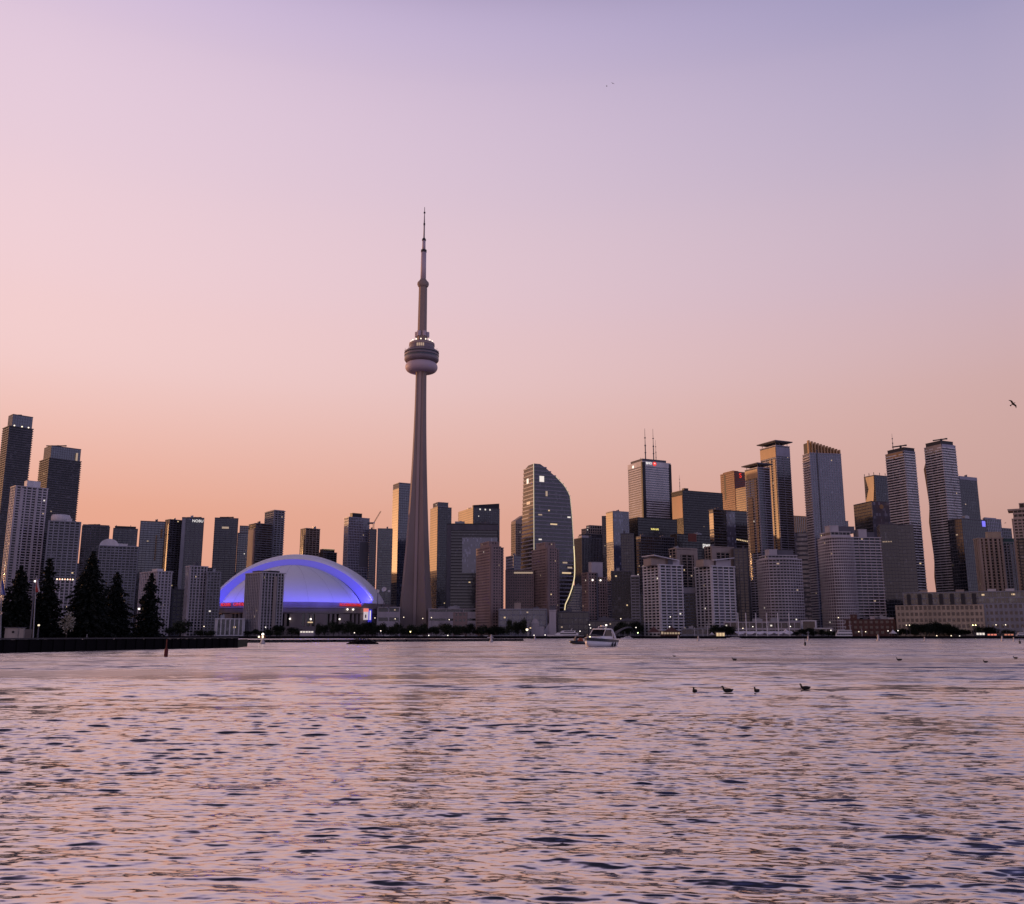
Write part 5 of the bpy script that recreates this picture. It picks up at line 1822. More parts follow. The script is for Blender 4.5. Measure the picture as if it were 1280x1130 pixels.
# shed, flagpoles and lamps on the point
p = at(6.5, 785, 166); q = at(22.5, 785, 166); r2 = at(39.5, 785, 166)
t = empty('shed', (p.x, 166, 1.7), 'small pale shed with a dark porthole under the conifers', 'shed')
SHED = solid('shed paint', (.42, .37, .33), scale=.8)
mb = MB(); mb.box((p.x, 166, 1.6), (q.x - p.x, 0, 0), (0, 2.5, 0), (0, 0, p.z - 1.6)); mb.build('wall', SHED, t)
mb = MB(); mb.box((p.x - .15, 165.85, p.z + .01), (q.x - p.x + .3, 0, 0), (0, 2.8, 0), (0, 0, .14)); mb.build('roof', DGREY, t)
c_ = at(16.5, 790, 166); mb = MB(); mb.tube((c_.x, 165.9, c_.z), (c_.x, 166.1, c_.z), .22, .22, 14); mb.build('porthole', BLACK, t)
mb = MB(); mb.box((q.x + .25, 166.1, 1.6), (.75, 0, 0), (0, .15, 0), (0, 0, p.z - 1.75)); mb.build('gate_panel', SHED, t)
mb = MB(); mb.box((q.x + 1.2, 166.1, 1.6), (r2.x - q.x - 1.2, 0, 0), (0, .15, 0), (0, 0, p.z - 1.8)); mb.build('fence_panel', solid('shed paint grey', (.16, .14, .14)), t)


def flagpole(pxb, pxt, yt, label, cols, fy):
    b_ = at(pxb, 803, 164); tp = at(pxt, yt, 164)
    t = empty('flagpole', (b_.x, 164, 1.7), label, 'flagpole')
    mb = MB(); mb.tube((b_.x, 164, 1.6), (tp.x, 164, tp.z), .11, .06, 8); mb.sphere((tp.x, 164, tp.z + .06), .12, 8, 6); mb.build('pole', METAL, t)
    f = empty('flag', (tp.x, 164, tp.z), label.replace('pale flagpole', 'limp flag on the pole'), 'flag')
    rg = random.Random(int(pxb) + 5)
    for j, c in enumerate(cols):
        rings = []
        for i in range(9):
            s = i / 8
            w0 = .25 + .75 * s ** .7
            rr = []
            for k in range(12):
                a = 6.283 * k / 12
                wob = 1 + .35 * math.sin(3 * a + s * 4 + j)
                rr.append((tp.x + .12 + (.28 + j * .3) * s + math.cos(a) * .22 * w0 * wob, 164 + math.sin(a) * .14 * w0 * wob, tp.z - .15 - fy * s))
            rings.append(rr)
        mb = MB(); mb.loft(rings); mb.build('cloth', c, f, True)


flagpole(41, 45.5, 722, 'pale flagpole with a drooping red flag beside the conifers', [solid('flag red', (.30, .02, .02), var=.3, scale=2), solid('flag white', (.45, .40, .40), var=.2, scale=2)], 2.4)
flagpole(.5, 2, 724, 'pale flagpole with a drooping blue flag at the left edge', [solid('flag white blue', (.30, .32, .5), var=.5, scale=2), solid('flag blue', (.03, .05, .25), var=.3, scale=2)], 2.6)
B('apartment_block', AB, 'low pale block with a row of lit roof lamps behind the slender conifer', None, 70, 93, 726, 925, gl=G_HOME, cl=PINK, fh=2.9, band=.3, bay=4.6, pier=1.3, po=.8, lit=3, units=0)
b = ALL[-1]
for k in range(7):
    p = b.C + b.d1 * b.a * (k + .5) / 7
    mb = MB(); mb.sphere((p.x, p.y - .8, b.z + 1.6), .7, 8, 6); mb.build('roof_lamp', emit('roof lamp warm', (1, .5, .32), 2.2) if k % 2 else LAMP, b.root)

# ------------------------------------------------------------------ street lamps
def lamp(px, py, depth, label, mat=LAMP, r=.6, group='waterfront lamps', z0=Z0, arm=False):
    p = at(px, py, depth)
    t = empty('street_lamp', (p.x, depth, z0), label, 'street lamp', group)
    mb = MB(); mb.tube((p.x, depth, z0 - .2), (p.x, depth, p.z - r * .8), .16, .1, 6); mb.lathe([(.4, z0 - .1), (.35, z0 + .4), (.18, z0 + .5)], (p.x, depth), 8); mb.build('pole', DGREY, t)
    mb = MB(); mb.sphere((p.x, depth, p.z), r, 12, 8); mb.build('globe', mat, t)
    mb = MB(); mb.lathe([(r * .9, p.z + r * .75), (r * .5, p.z + r * 1.15), (.05, p.z + r * 1.3)], (p.x, depth), 10); mb.build('cap', DGREY, t)


LL = 'glowing globe lamp on a pole '
for px, py, d_, lb, g_, mt in (
    (255, 783, 875, 'in front of the pale stepped slab', None, LAMP), (332, 784, 875, 'at the foot of the finned hotel', None, LAMPW),
    (443, 791, 860, 'among trees below the stadium sign panels', None, LAMPW), (476, 788.6, 860, 'between the stadium trees and the needle tower', None, LAMPW),
    (513, 789.6, 860, 'directly below the needle tower, yellowish', None, emit('lamp yellow', (1, .85, .35), 7)),
    (468.7, 772.4, 985, 'right of the blue sign panel', 'street lamps near the needle tower base', LAMP), (494, 773.6, 985, 'left of the needle tower base', 'street lamps near the needle tower base', LAMP),
    (504.7, 771.5, 985, 'left of the needle tower base', 'street lamps near the needle tower base', LAMP), (528.5, 773, 985, 'in front of the needle tower base', 'street lamps near the needle tower base', LAMP),
    (539.4, 772, 985, 'right of the needle tower base', 'street lamps near the needle tower base', LAMP), (561.5, 774.5, 950, 'over the mauve hall wall', None, LAMP),
    (559.8, 794.2, 858, 'low on the quay below the mauve hall', None, LAMPW), (536, 794.2, 858, 'low on the quay right of the needle tower', None, LAMPW),
    (658.8, 787, 856, 'largest and warmest, left of the silo tower', None, LAMP), (667.5, 794, 856, 'first of a low pair left of the white yacht', 'low pair left of the yacht', LAMPW),
    (681.4, 793.7, 856, 'second of a low pair left of the white yacht', 'low pair left of the yacht', LAMPW), (725, 789, 858, 'between the yacht and the motor cruiser', None, LAMPW),
    (737, 781, 858, 'upper of two stacked lights by the motor cruiser', None, LAMPW), (738.2, 785, 857, 'lower of two stacked lights by the motor cruiser', None, LAMPW),
    (776, 773.4, 880, 'high beside the speckled blue block', None, LAMP), (795, 784.3, 862, 'over the grey canopy', None, LAMPW), (797.3, 791, 858, 'low and greenish by the grey canopy', None, emit('lamp green', (.75, 1, .45), 5)),
    (837, 783.4, 858, 'on the red pavilion roof line', None, LAMPW), (838, 771, 900, 'in front of the left winged tower', None, LAMPW),
    (928.6, 785.4, 880, 'left lamp over the white tents', None, LAMP), (941, 783.3, 880, 'second lamp over the white tents', None, LAMPW), (988, 783, 880, 'at the right end of the white tents', None, LAMPW),
    (1038.6, 787.8, 862, 'just left of the white tour boat', None, LAMPW), (1073.5, 789.6, 862, 'right of the tour boat, one of a pair', 'pair right of the tour boat', LAMP),
    (1082, 789.6, 862, 'right of the tour boat, one of a pair', 'pair right of the tour boat', LAMP), (1110, 788.6, 862, 'left lamp by the small white tent', None, LAMPW), (1122.5, 788.2, 862, 'right lamp by the small white tent', None, LAMPW),
    (1048, 772, 900, 'high above the white tour boat', None, LAMP), (1133, 781.4, 862, 'warm pair at the terminal corner', 'warm terminal corner pair', LAMP), (1136.8, 781.4, 862, 'warm pair at the terminal corner', 'warm terminal corner pair', LAMP),
    (1199.5, 795, 856, 'brightest low lamp before the terminal trees', None, LAMPW), (1189, 794.7, 856, 'faint low lamp left of the brightest one', None, LAMP), (1171, 794.7, 856, 'faint low lamp among the terminal trees', None, LAMP),
    (1216, 781.4, 858, 'warm pair under the terminal arch', 'warm terminal arch pair', emit('lamp yellow', (1, .85, .35), 7)), (1219.5, 781.4, 858, 'warm pair under the terminal arch', 'warm terminal arch pair', emit('lamp yellow', (1, .85, .35), 7)),
    (1245, 781, 858, 'at the grey end of the terminal', None, LAMP), (1257, 781, 858, 'farthest right along the terminal', None, LAMP)):
    lamp(px, py, d_, LL + lb, mt, .46 if px != 658.8 else 1.1, g_)
lamp(173.8, 761, 200, 'bright lamp on a pole left of the lone conifer', LAMPW, .22, None, 1.6)
lamp(44, 726.5, 169, 'white lamp beside the red flag', LAMPW, .2, None, 1.6)
lamp(48.5, 781.5, 165, 'dim small lamp right of the shed', emit('lamp dim', (1, .85, .6), 1.2), .18, None, 1.6)

# ------------------------------------------------------------------ small things along the quay
p0, p1 = at(919.5, 789, 866), at(991.5, 789, 866)
t = empty('tent_canopy', (p0.x, 866, Z0), 'long white scalloped tent canopy slung from tall masts', 'tent')
mb = MB(); n = 48; g = []
for s in range(5):
    row = []
    for k in range(n + 1):
        u_ = k / n
        sag = abs(math.sin(u_ * math.pi * 6)) * 1.3
        row.append((p0.x + (p1.x - p0.x) * u_, 866 + s * 2.5, p0.z - 2.2 + (1.5 - abs(s - 2) * .75) - (sag if s in (0, 4) else sag * .2) + .8 + (2.6 * max(0, 1 - abs(u_ - .9) / .05) if s in (1, 2, 3) else 0)))
    g.append(row)
mb.loft(g, cap=False, closed=False)
mb.loft([[(a, b, c - .3) for a, b, c in r] for r in reversed(g)], cap=False, closed=False)
mb.build('canopy_cloth', solid('tent cloth', (.88, .82, .84), var=.06), t)
for k, px in enumerate((922.2, 932, 944.4, 958, 972, 985.9)):
    q = at(px, 766, 865); mb = MB(); mb.tube((q.x, 865.2, Z0), (q.x, 865.2, q.z), .5, .34, 8); mb.build('mast', solid('mast paint', (.85, .8, .8), rough=.4), t)
for k in range(14):
    x = p0.x + (p1.x - p0.x) * (k + .5) / 14
    mb = MB(); mb.tube((x, 866, Z0), (x, 866, p0.z - 2), .12, .12, 6); mb.build('tent_pole', METAL, t)


def pyramid_tent(px, ytop, wpx, depth, label, mat=WHITE, name='small_tent'):
    tp = at(px, ytop, depth); w_ = wpx * depth / F / 2
    t = empty(name, (tp.x, depth, Z0), label, 'tent')
    mb = MB(); ze = Z0 + (tp.z - Z0) * .42
    rr = []
    for s, z in ((1, ze), (.96, ze + .25), (.5, ze + (tp.z - ze) * .42), (.2, ze + (tp.z - ze) * .75), (.02, tp.z)):
        rr.append([(tp.x + a * w_ * s, depth + b * w_ * s, z) for a, b in ((-1, -1), (1, -1), (1, 1), (-1, 1))])
    mb.loft(rr); mb.build('canopy_cloth', mat, t)
    for a, b in ((-1, -1), (1, -1), (1, 1), (-1, 1)):
        mb = MB(); mb.tube((tp.x + a * w_ * .95, depth + b * w_ * .95, Z0), (tp.x + a * w_ * .95, depth + b * w_ * .95, ze), .1, .1, 6); mb.build('tent_pole', METAL, t)


pyramid_tent(889.8, 790, 5.5, 862, 'small pointed white tent beside the lit kiosk')
pyramid_tent(1116, 786.8, 7, 864, 'small white tent between two lamps near the terminal')


def kiosk(x0, x1, y0, y1, depth, label, mat, wall=DGREY):
    p, q = at(x0, y0, depth), at(x1, y0, depth)
    zb = max(Z0, at(x0, y1, depth).z)
    t = empty('kiosk', (p.x, depth, Z0), label, 'kiosk')
    mb = MB(); mb.box((p.x, depth, Z0), (q.x - p.x, 0, 0), (0, 4, 0), (0, 0, p.z - Z0)); mb.build('wall', wall, t)
    mb = MB(); mb.box((p.x - .3, depth - .8, p.z + .01), (q.x - p.x + .6, 0, 0), (0, 5, 0), (0, 0, .3)); mb.build('roof', wall, t)
    n = max(2, int((q.x - p.x) / 2.2))
    for k in range(n):
        w_ = (q.x - p.x) / n
        mb = MB(); mb.box((p.x + w_ * (k + .12), depth - .1, zb + .2), (w_ * .76, 0, 0), (0, .15, 0), (0, 0, max(.5, p.z - zb - .6))); mb.build('lit_window', mat, t)


kiosk(895, 906, 790.5, 796, 858, 'warmly lit kiosk below the right winged tower', L_WARM, TAN)
kiosk(1220, 1231, 790.5, 794, 858, 'brightly lit shopfront at the foot of the terminal', L_COOL)
kiosk(1234, 1246, 792, 794.5, 857, 'reddish lit shopfront right of the bright one', emit('shop red', (1, .28, .18), .8))
kiosk(1255, 1267, 792, 794.5, 857, 'second reddish shopfront near the right edge', emit('shop red dim', (1, .35, .2), .5))
kiosk(375, 392, 788.5, 791, 870, 'pale shelter with lit signs below the stadium', L_COOL, PINK)
kiosk(826, 850, 789, 793, 859, 'dark red quay pavilion with two tent roofs', L_DIM, BRICK)
kt = bpy.context.scene.objects[-1] if False else None
pyramid_tent(817, 783, 15, 861, 'left dark red pointed roof on the quay', BRICK, 'red_pavilion')
pyramid_tent(839, 783, 21, 863, 'right dark red pointed roof on the quay', BRICK, 'red_pavilion')
# slanted grey canopy
p, q = at(769, 791, 860), at(790, 784, 860)
t = empty('shade_canopy', (p.x, 860, Z0), 'grey slanted shade canopy right of the motor cruiser', 'canopy')
rr = []
for j in range(9):
    s = j / 8
    z = p.z + (q.z - p.z) * (math.sin(s * 1.9) / math.sin(1.57) if s < .83 else 1 - (s - .83) * .4)
    rr.append([(p.x + (q.x - p.x) * s, 858, z - 1.5 * (1 - s)), (p.x + (q.x - p.x) * s, 866, z + .6), (p.x + (q.x - p.x) * s, 866, z + .3), (p.x + (q.x - p.x) * s, 858, z - 1.5 * (1 - s) - .3)])
mb = MB(); mb.loft(rr); mb.build('roof', DGREY, t, True)
for px in (774, 781, 788):
    c_ = at(px, 791, 861); mb = MB(); mb.tube((c_.x, 861, Z0), (c_.x, 861, c_.z + 1.2), .2, .2, 6); mb.build('post', METAL, t)
for px, yt in ((884, 778), (1062, 776), (878.5, 786), (660, 790), (1010, 789), (1077, 786), (868, 784)):
    c_ = at(px, yt, 862); t = empty('mooring_mast', (c_.x, 862, Z0), 'thin pale mast on the quay', 'mast', 'thin masts along the quay')
    mb = MB(); mb.tube((c_.x, 862, Z0), (c_.x, 862, c_.z), .3, .15, 6); mb.build('pole', WHITE, t)
    mb = MB(); mb.tube((c_.x - 1.5, 862, c_.z - (c_.z - Z0) * .3), (c_.x + 1.5, 862, c_.z - (c_.z - Z0) * .3), .12, .12, 5); mb.build('crossbar', WHITE, t)
# parked cars glimpsed along the quay road
CARC = [solid('car paint white', (.6, .58, .58), rough=.3), solid('car paint grey', (.25, .25, .26), rough=.3), solid('car paint dark', (.05, .05, .06), rough=.3)]
protos = []
for m2 in CARC:
    t = empty('parked_car', (0, 0, 0), 'parked car in the row behind the breakwater', 'car', 'cars parked along the quay road')
    mb = MB()
    prof = [(-2.2, .35), (-2.2, .85), (-1.9, .95), (-1.2, 1.0), (-.6, 1.42), (.9, 1.45), (1.5, 1.0), (2.1, .92), (2.25, .6), (2.2, .35)]
    mb.loft([[(x, y * .85, z) for x, z in prof] for y in (1, -1)]); mb.build('body', m2, t)
    mb = MB(); mb.loft([[(x, y * .87, z) for x, z in ((-1.0, 1.02), (-.55, 1.36), (.8, 1.38), (1.3, 1.02))] for y in (1, -1)]); mb.build('window', BLACK, t)
    for wx in (-1.4, 1.4):
        for wy in (-.9, .9):
            mb = MB(); mb.tube((wx, wy - .1, .33), (wx, wy + .1, .33), .33, .33, 12); mb.build('wheel', BLACK, t)
    protos.append(t)
for k in range(22):
    px = 482 + k * 7.4 + trg.uniform(-1.5, 1.5)
    t = protos[k] if k < 3 else copy_tree(protos[trg.randrange(3)])
    c_ = at(px, 796, 868)
    t.location = (c_.x, 868, Z0 + .02)

# ------------------------------------------------------------------ boats
HULLW = solid('boat gelcoat', (.80, .76, .74), rough=.25, spec=.5, var=.08, scale=.4)
HULLD = solid('boat dark stripe', (.015, .015, .02), rough=.3, spec=.5)
CABG = solid('boat window', (.012, .012, .018), rough=.3, spec=.25)


def boat(name, label, pos, heading, L, beam, free, decks, cat='boat', flybridge=False, stripe=True):
    """local +x is the bow; one hull loft with sheer and flare, deckhouse, windows"""
    t = empty(name, pos, label, cat)
    t.rotation_euler = (0, 0, heading)
    inv = Vector((0, 0, 0))

    def put(mb, nm, mat, smooth=False, parent=None):
        o = mb.build(nm, mat, None, smooth, offset=Vector((0, 0, 0)))
        o.parent = parent or t
        return o
    st_ = []
    N = 16
    for i in range(N + 1):
        s = i / N
        x = -L / 2 + L * s
        wd = beam / 2 * (1 - max(0, (s - .45) / .55) ** 2.4) * (.92 + .08 * min(1, s / .2)) + .02
        sheer = free * (.82 + .30 * s ** 2)
        keel = -.45 + (.5 + free * .5) * max(0, (s - .80) / .20) ** 2
        st_.append((x + max(0, (s - .8)) * 0, wd, sheer, keel))
    low, band = [], []
    for x, wd, sh, kl in st_:
        ch = max(kl + .05, .12 + .45 * sh * max(0, (x / L + .5) - .6) )
        mid = sh * .66 if stripe else sh * .9
        low.append([(x, -wd * .97, mid), (x - .0, -wd * .80, ch), (x, 0, kl), (x, wd * .80, ch), (x, wd * .97, mid)])
        band.append([(x, -wd, sh), (x, -wd * .975, mid), (x, wd * .975, mid), (x, wd, sh)])
    mb = MB(); mb.loft(low); put(mb, 'hull', HULLW, True)
    mb = MB(); mb.loft(band); put(mb, 'sheer_band', HULLD if stripe else HULLW)
    mb = MB(); mb.loft([[(x, -wd * 1.02, sh + .01), (x, -wd * .9, sh + .14), (x, wd * .9, sh + .14), (x, wd * 1.02, sh + .01)] for x, wd, sh, kl in st_]); put(mb, 'deck', HULLW)
    return t, put, st_


# the motor cruiser coming head-on
w0 = onwater(748, 808.4)
HD = R(241)
cr, put, st_ = boat('motor_cruiser', 'white motor cruiser with a dark stripe under way towards the camera', (w0.x, w0.y, 0.0), HD, 13.8, 4.9, 2.2, 1, 'boat')
secs = [(-4.6, 1.75, 2.0, 2.1), (-4.0, 1.8, 3.0, 2.1), (.2, 1.8, 3.0, 2.1), (1.6, 1.65, 2.75, 2.15), (3.0, 1.1, 2.35, 2.2)]
mb = MB(); mb.loft([[(x, -w_, zb_), (x, -w_ * .86, z), (x, w_ * .86, z), (x, w_, zb_)] for x, w_, z, zb_ in secs]); put(mb, 'cabin', HULLW)
mb = MB()
ws = [(1.35, 1.52, 2.86), (.35, 1.66, 3.32), (-.55, 1.52, 4.35)]
mb.loft([[(x, -w_, z), (x - .05, -w_ * .9, z), (x - .05, w_ * .9, z), (x, w_, z)] for x, w_, z in ws][0:1] + [[(ws[1][0] + .35, -1.6, 3.2), (ws[1][0] + .35, -1.4, 3.22), (ws[1][0] + .35, 1.4, 3.22), (ws[1][0] + .35, 1.6, 3.2)], [(ws[2][0], -1.45, 4.5), (ws[2][0], -1.3, 4.52), (ws[2][0], 1.3, 4.52), (ws[2][0], 1.45, 4.5)], [(-1.0, -1.45, 4.5), (-1.0, -1.3, 4.5), (-1.0, 1.3, 4.5), (-1.0, 1.45, 4.5)], [(-.6, -1.6, 3.2), (-.6, -1.4, 3.2), (-.6, 1.4, 3.2), (-.6, 1.6, 3.2)]]); put(mb, 'windscreen', CABG)
for s in (-1, 1):
    mb = MB(); mb.loft([[(-4.1, s * 1.74, 2.85), (-4.1, s * 1.66, 2.85), (-3.7, s * 1.5, 4.5), (-3.7, s * 1.56, 4.5)], [(.5, s * 1.72, 2.85), (.5, s * 1.64, 2.85), (-.75, s * 1.45, 4.5), (-.75, s * 1.52, 4.5)]]); put(mb, 'side_window', CABG)
    mb = MB(); mb.tube((1.0, s * 1.62, 3.02), (-.62, s * 1.5, 4.5), .09, .09, 8); mb.tube((-.62, s * 1.5, 4.5), (-4.0, s * 1.55, 4.6), .09, .09, 8); mb.tube((-4.0, s * 1.55, 4.6), (-4.6, s * 1.75, 2.1), .12, .12, 8); put(mb, 'windscreen_frame', HULLW)
    mb = MB()
    pts = [(2.2 - .0, s * 1.45, 2.95), (4.0, s * 1.05, 3.15), (5.6, s * .25, 3.3)]
    for q0, q1 in zip(pts, pts[1:]):
        mb.tube(q0, q1, .03, .03, 6)
    for q in pts:
        mb.tube((q[0], q[1], 2.1), q, .025, .025, 6)
    put(mb, 'bow_rail', METAL)
mb = MB(); mb.loft([[(x, -w_, 4.62 + h_), (x, -w_ * .8, 4.82 + h_), (x, w_ * .8, 4.82 + h_), (x, w_, 4.62 + h_), (x, w_ * .8, 4.58 + h_), (x, -w_ * .8, 4.58 + h_)] for x, w_, h_ in ((.0, 1.15, -.06), (-.3, 1.55, 0), (-3.6, 1.6, .04), (-4.2, 1.35, -.02))]); put(mb, 'hardtop', HULLW)
mb = MB(); mb.loft([[(-3.9, -1.45, 2.5), (.9, -1.45, 2.5), (.9, 1.45, 2.5), (-3.9, 1.45, 2.5)], [(-3.6, -1.3, 4.5), (-.75, -1.3, 4.5), (-.75, 1.3, 4.5), (-3.6, 1.3, 4.5)]]); put(mb, 'saloon', CABG)
for s in (-1, 1):
    pts = [(-3.6, s * 1.55, 4.68), (-4.4, s * 1.68, 4.3), (-5.0, s * 1.85, 3.3), (-5.5, s * 1.98, 2.1)]
    mb = MB()
    for q0, q1 in zip(pts, pts[1:]):
        mb.tube(q0, q1, .22, .24, 8)
    put(mb, 'arch', HULLW)
mb = MB(); mb.tube((-2.4, -.9, 4.75), (-2.6, -.9, 5.3), .08, .06, 8); mb.tube((-2.4, .9, 4.75), (-2.6, .9, 5.3), .08, .06, 8); mb.tube((-2.6, -.95, 5.3), (-2.6, .95, 5.3), .1, .1, 8); mb.lathe([(.02, 5.4), (.35, 5.42), (.35, 5.62), (.1, 5.7)], (-2.6, 0), 14); put(mb, 'radar_arch', HULLW)
mb = MB(); mb.sphere((-2.6, .95, 5.75), .22, 10, 8); put(mb, 'masthead_light', LAMPW)
mb = MB(); mb.tube((-2.6, .95, 5.3), (-2.6, .95, 5.6), .04, .04, 6); put(mb, 'light_post', METAL)
mb = MB(); mb.sphere((2.7, -.9, 2.62), .16, 8, 6); put(mb, 'bow_light', emit('bow light', (1, .75, .4), 4))
for x in (-4.5, -2.8):
    mb = MB(); mb.sphere((x, 2.15, .95), .5, 10, 8, (.9, .7, 1.7)); put(mb, 'fender', HULLD)
    mb = MB(); mb.sphere((x, -1.98, 1.0), .34, 10, 8, (.9, .7, 1.5)); put(mb, 'fender', HULLD)
mb = MB(); mb.box((-6.7, -1.7, .35), (1.1, 0, 0), (0, 3.4, 0), (0, 0, .12)); put(mb, 'swim_platform', HULLW)
for y, hgt in ((-.6, 1.0), (.5, .96)):
    mb = MB(); mb.loft([[(-1.9 + .16 * s * math.cos(a), y + .22 * s * math.sin(a), z) for a in [k * .785 for k in range(8)]] for s, z in ((1, 3.0), (1.15, 3.35), (.75, 3.62), (.35, 3.68), (.55, 3.78), (.6, 3.9), (.2, 4.02))]); put(mb, 'seat', HULLD)

cr.scale = (1.0, 1.16, .92)
# tender alongside the bow
w1 = onwater(723.5, 806)
dg = empty('inflatable_dinghy', (w1.x, w1.y, 0), 'dark inflatable dinghy with an orange bundle beside the cruiser\'s bow', 'dinghy')
dg.rotation_euler = (0, 0, R(205))
dg.scale = (1.2, 1.2, 1.45)


def putd(mb, nm, mat, smooth=True):
    o = mb.build(nm, mat, None, smooth, offset=Vector((0, 0, 0))); o.parent = dg; return o


mb = MB()
pth = [(-2.2, -.85), (1.0, -.85), (1.9, -.5), (2.3, 0), (1.9, .5), (1.0, .85), (-2.2, .85)]
rr = []
for i, (x, y) in enumerate(pth):
    q0 = Vector(pth[max(0, i - 1)]); q1 = Vector(pth[min(len(pth) - 1, i + 1)])
    tn = (q1 - q0).normalized(); nn = Vector((tn.y, -tn.x))
    rr.append([(x + nn.x * .3 * math.cos(a), y + nn.y * .3 * math.cos(a), .35 + .3 * math.sin(a) + .12 * max(0, x)) for a in [k * .628 for k in range(10)]])
mb.loft(rr); putd(mb, 'tube', HULLD)
mb = MB(); mb.box((-2.0, -.7, .1), (3.4, 0, 0), (0, 1.4, 0), (0, 0, .12)); putd(mb, 'floor', DGREY, False)
mb = MB(); mb.sphere((-.6, 0, .85), .6, 12, 8, (1.2, .8, .95)); mb.sphere((.2, .3, .7), .4, 10, 6); putd(mb, 'cargo_bundle', solid('orange cloth', (.38, .10, .05), scale=2))
mb = MB(); mb.cbox((-2.35, 0, .2), .4, .4, 1.0); mb.sphere((-2.35, 0, 1.25), .32, 8, 6); putd(mb, 'outboard_motor', BLACK, False)
mb = MB(); mb.cbox((.9, 0, .5), .6, .9, .8); mb.loft([[(1.1, -.4, 1.3), (1.1, .4, 1.3), (1.05, .4, 1.3), (1.05, -.4, 1.3)], [(.8, -.3, 1.75), (.8, .3, 1.75), (.75, .3, 1.75), (.75, -.3, 1.75)]]); putd(mb, 'console', DGREY, False)


def ship(name, label, x0, x1, yw, ytop, depth, kind):
    p, q = at(x0, yw, depth), at(x1, yw, depth)
    L = q.x - p.x
    Hh = at(x0, ytop, depth).z
    t, put, st_ = boat(name, label, ((p.x + q.x) / 2, depth, 0), math.pi, L, L * .22, Hh * (.34 if kind == 'yacht' else .22), 1, 'boat', stripe=False)
    f = Hh * (.34 if kind == 'yacht' else .22)
    if kind == 'yacht':
        lv = [(-.36, .22, f, .62 * Hh), (-.28, .08, .62 * Hh + .02, .84 * Hh)]
    else:
        lv = [(-.46, .40, f, .62 * Hh), (-.44, .3, .62 * Hh + .02, Hh * .94)]
    for a, b_, za, zb_ in lv:
        w_ = L * .085
        mb = MB(); rk = (zb_ - za) * (1.2 if kind == 'yacht' else .25)
        mb.loft([[(a * L, -w_, za), (b_ * L + rk, -w_, za), (b_ * L + rk, w_, za), (a * L, w_, za)], [(a * L, -w_ * .9, zb_), (b_ * L, -w_ * .9, zb_), (b_ * L, w_ * .9, zb_), (a * L, w_ * .9, zb_)]]); put(mb, 'deckhouse', HULLW)
        hz = zb_ - za
        mb = MB()
        n = 1 if kind == 'yacht' else 9
        for s in (-1, 1):
            for k in range(n):
                xa = a * L + (b_ - a) * L * (k + .1) / n; xb = a * L + (b_ - a) * L * (k + .86) / n
                mb.box((xa, s * w_ * .96 - .12, za + hz * .42), (xb - xa, 0, 0), (0, .24, 0), (0, 0, hz * .36))
        put(mb, 'window_band', CABG)
        mb = MB(); mb.box((a * L - .3, -w_ * 1.05, zb_ + .01), ((b_ - a) * L + .6, 0, 0), (0, w_ * 2.1, 0), (0, 0, .14)); put(mb, 'roof', HULLW)
    if kind == 'yacht':
        mb = MB(); mb.tube((-.16 * L, 0, .84 * Hh), (-.2 * L, 0, 1.12 * Hh), .3, .12, 8); mb.tube((-.2 * L, -1.5, 1.0 * Hh), (-.2 * L, 1.5, 1.0 * Hh), .12, .12, 6); put(mb, 'radar_mast', HULLW)
    else:
        mb = MB(); mb.tube((.02 * L, 0, .9 * Hh), (.02 * L, 0, 1.9 * Hh), .2, .1, 8); put(mb, 'mast', WHITE)
    return t


ship('motor_yacht', 'white two-decked motor yacht moored left of the motor cruiser', 684, 729, 797.9, 786.5, 846, 'yacht')
ship('tour_boat', 'white double-decked tour boat with a mast moored at the quay', 1043.5, 1066, 798, 787, 846, 'tour')
ship('tour_boat', 'white boat cut by the right edge of the photo', 1269, 1292, 798.2, 790, 840, 'tour')
ship('runabout', 'small white runabout just right of the motor cruiser', 776, 791, 798.5, 795.3, 700, 'yacht')
ship('runabout', 'low grey workboat below the left end of the white tents', 908, 926, 798.3, 796.4, 760, 'yacht')

# dark scrub islet
c_ = onwater(452, 805.2)
t = empty('rocky_islet', (c_.x, c_.y, 0), 'dark low rocky islet with scrub in front of the breakwater', 'islet')
rg = random.Random(77)
mb = MB()
for k in range(60):
    a = rg.uniform(0, 6.28); q = rg.random() ** .5
    mb.sphere((c_.x + math.cos(a) * 4.6 * q, c_.y + math.sin(a) * 2.4 * q, rg.uniform(-.1, .6) * (1.2 - q)), rg.uniform(.4, .9), 6, 4, (1.3, 1, .8))
o = mb.build('rocks', STONE, t); o['kind'] = 'stuff'
mb = MB()
for k in range(900):
    a = rg.uniform(0, 6.28); q = rg.random() ** .6
    h_ = (1 - q ** 2) * 2.2
    leaf(mb, Vector((c_.x + math.cos(a) * 4.4 * q, c_.y + math.sin(a) * 2.2 * q, .3 + rg.random() * h_)), rg.uniform(.12, .3), rg)
mb.build('scrub', FIR, t)

# ------------------------------------------------------------------ buoys
BW = solid('buoy white', (.55, .50, .48), scale=2)
BO = solid('buoy orange', (.6, .22, .06), scale=2)
BR = solid('buoy red', (.13, .020, .018), scale=3)


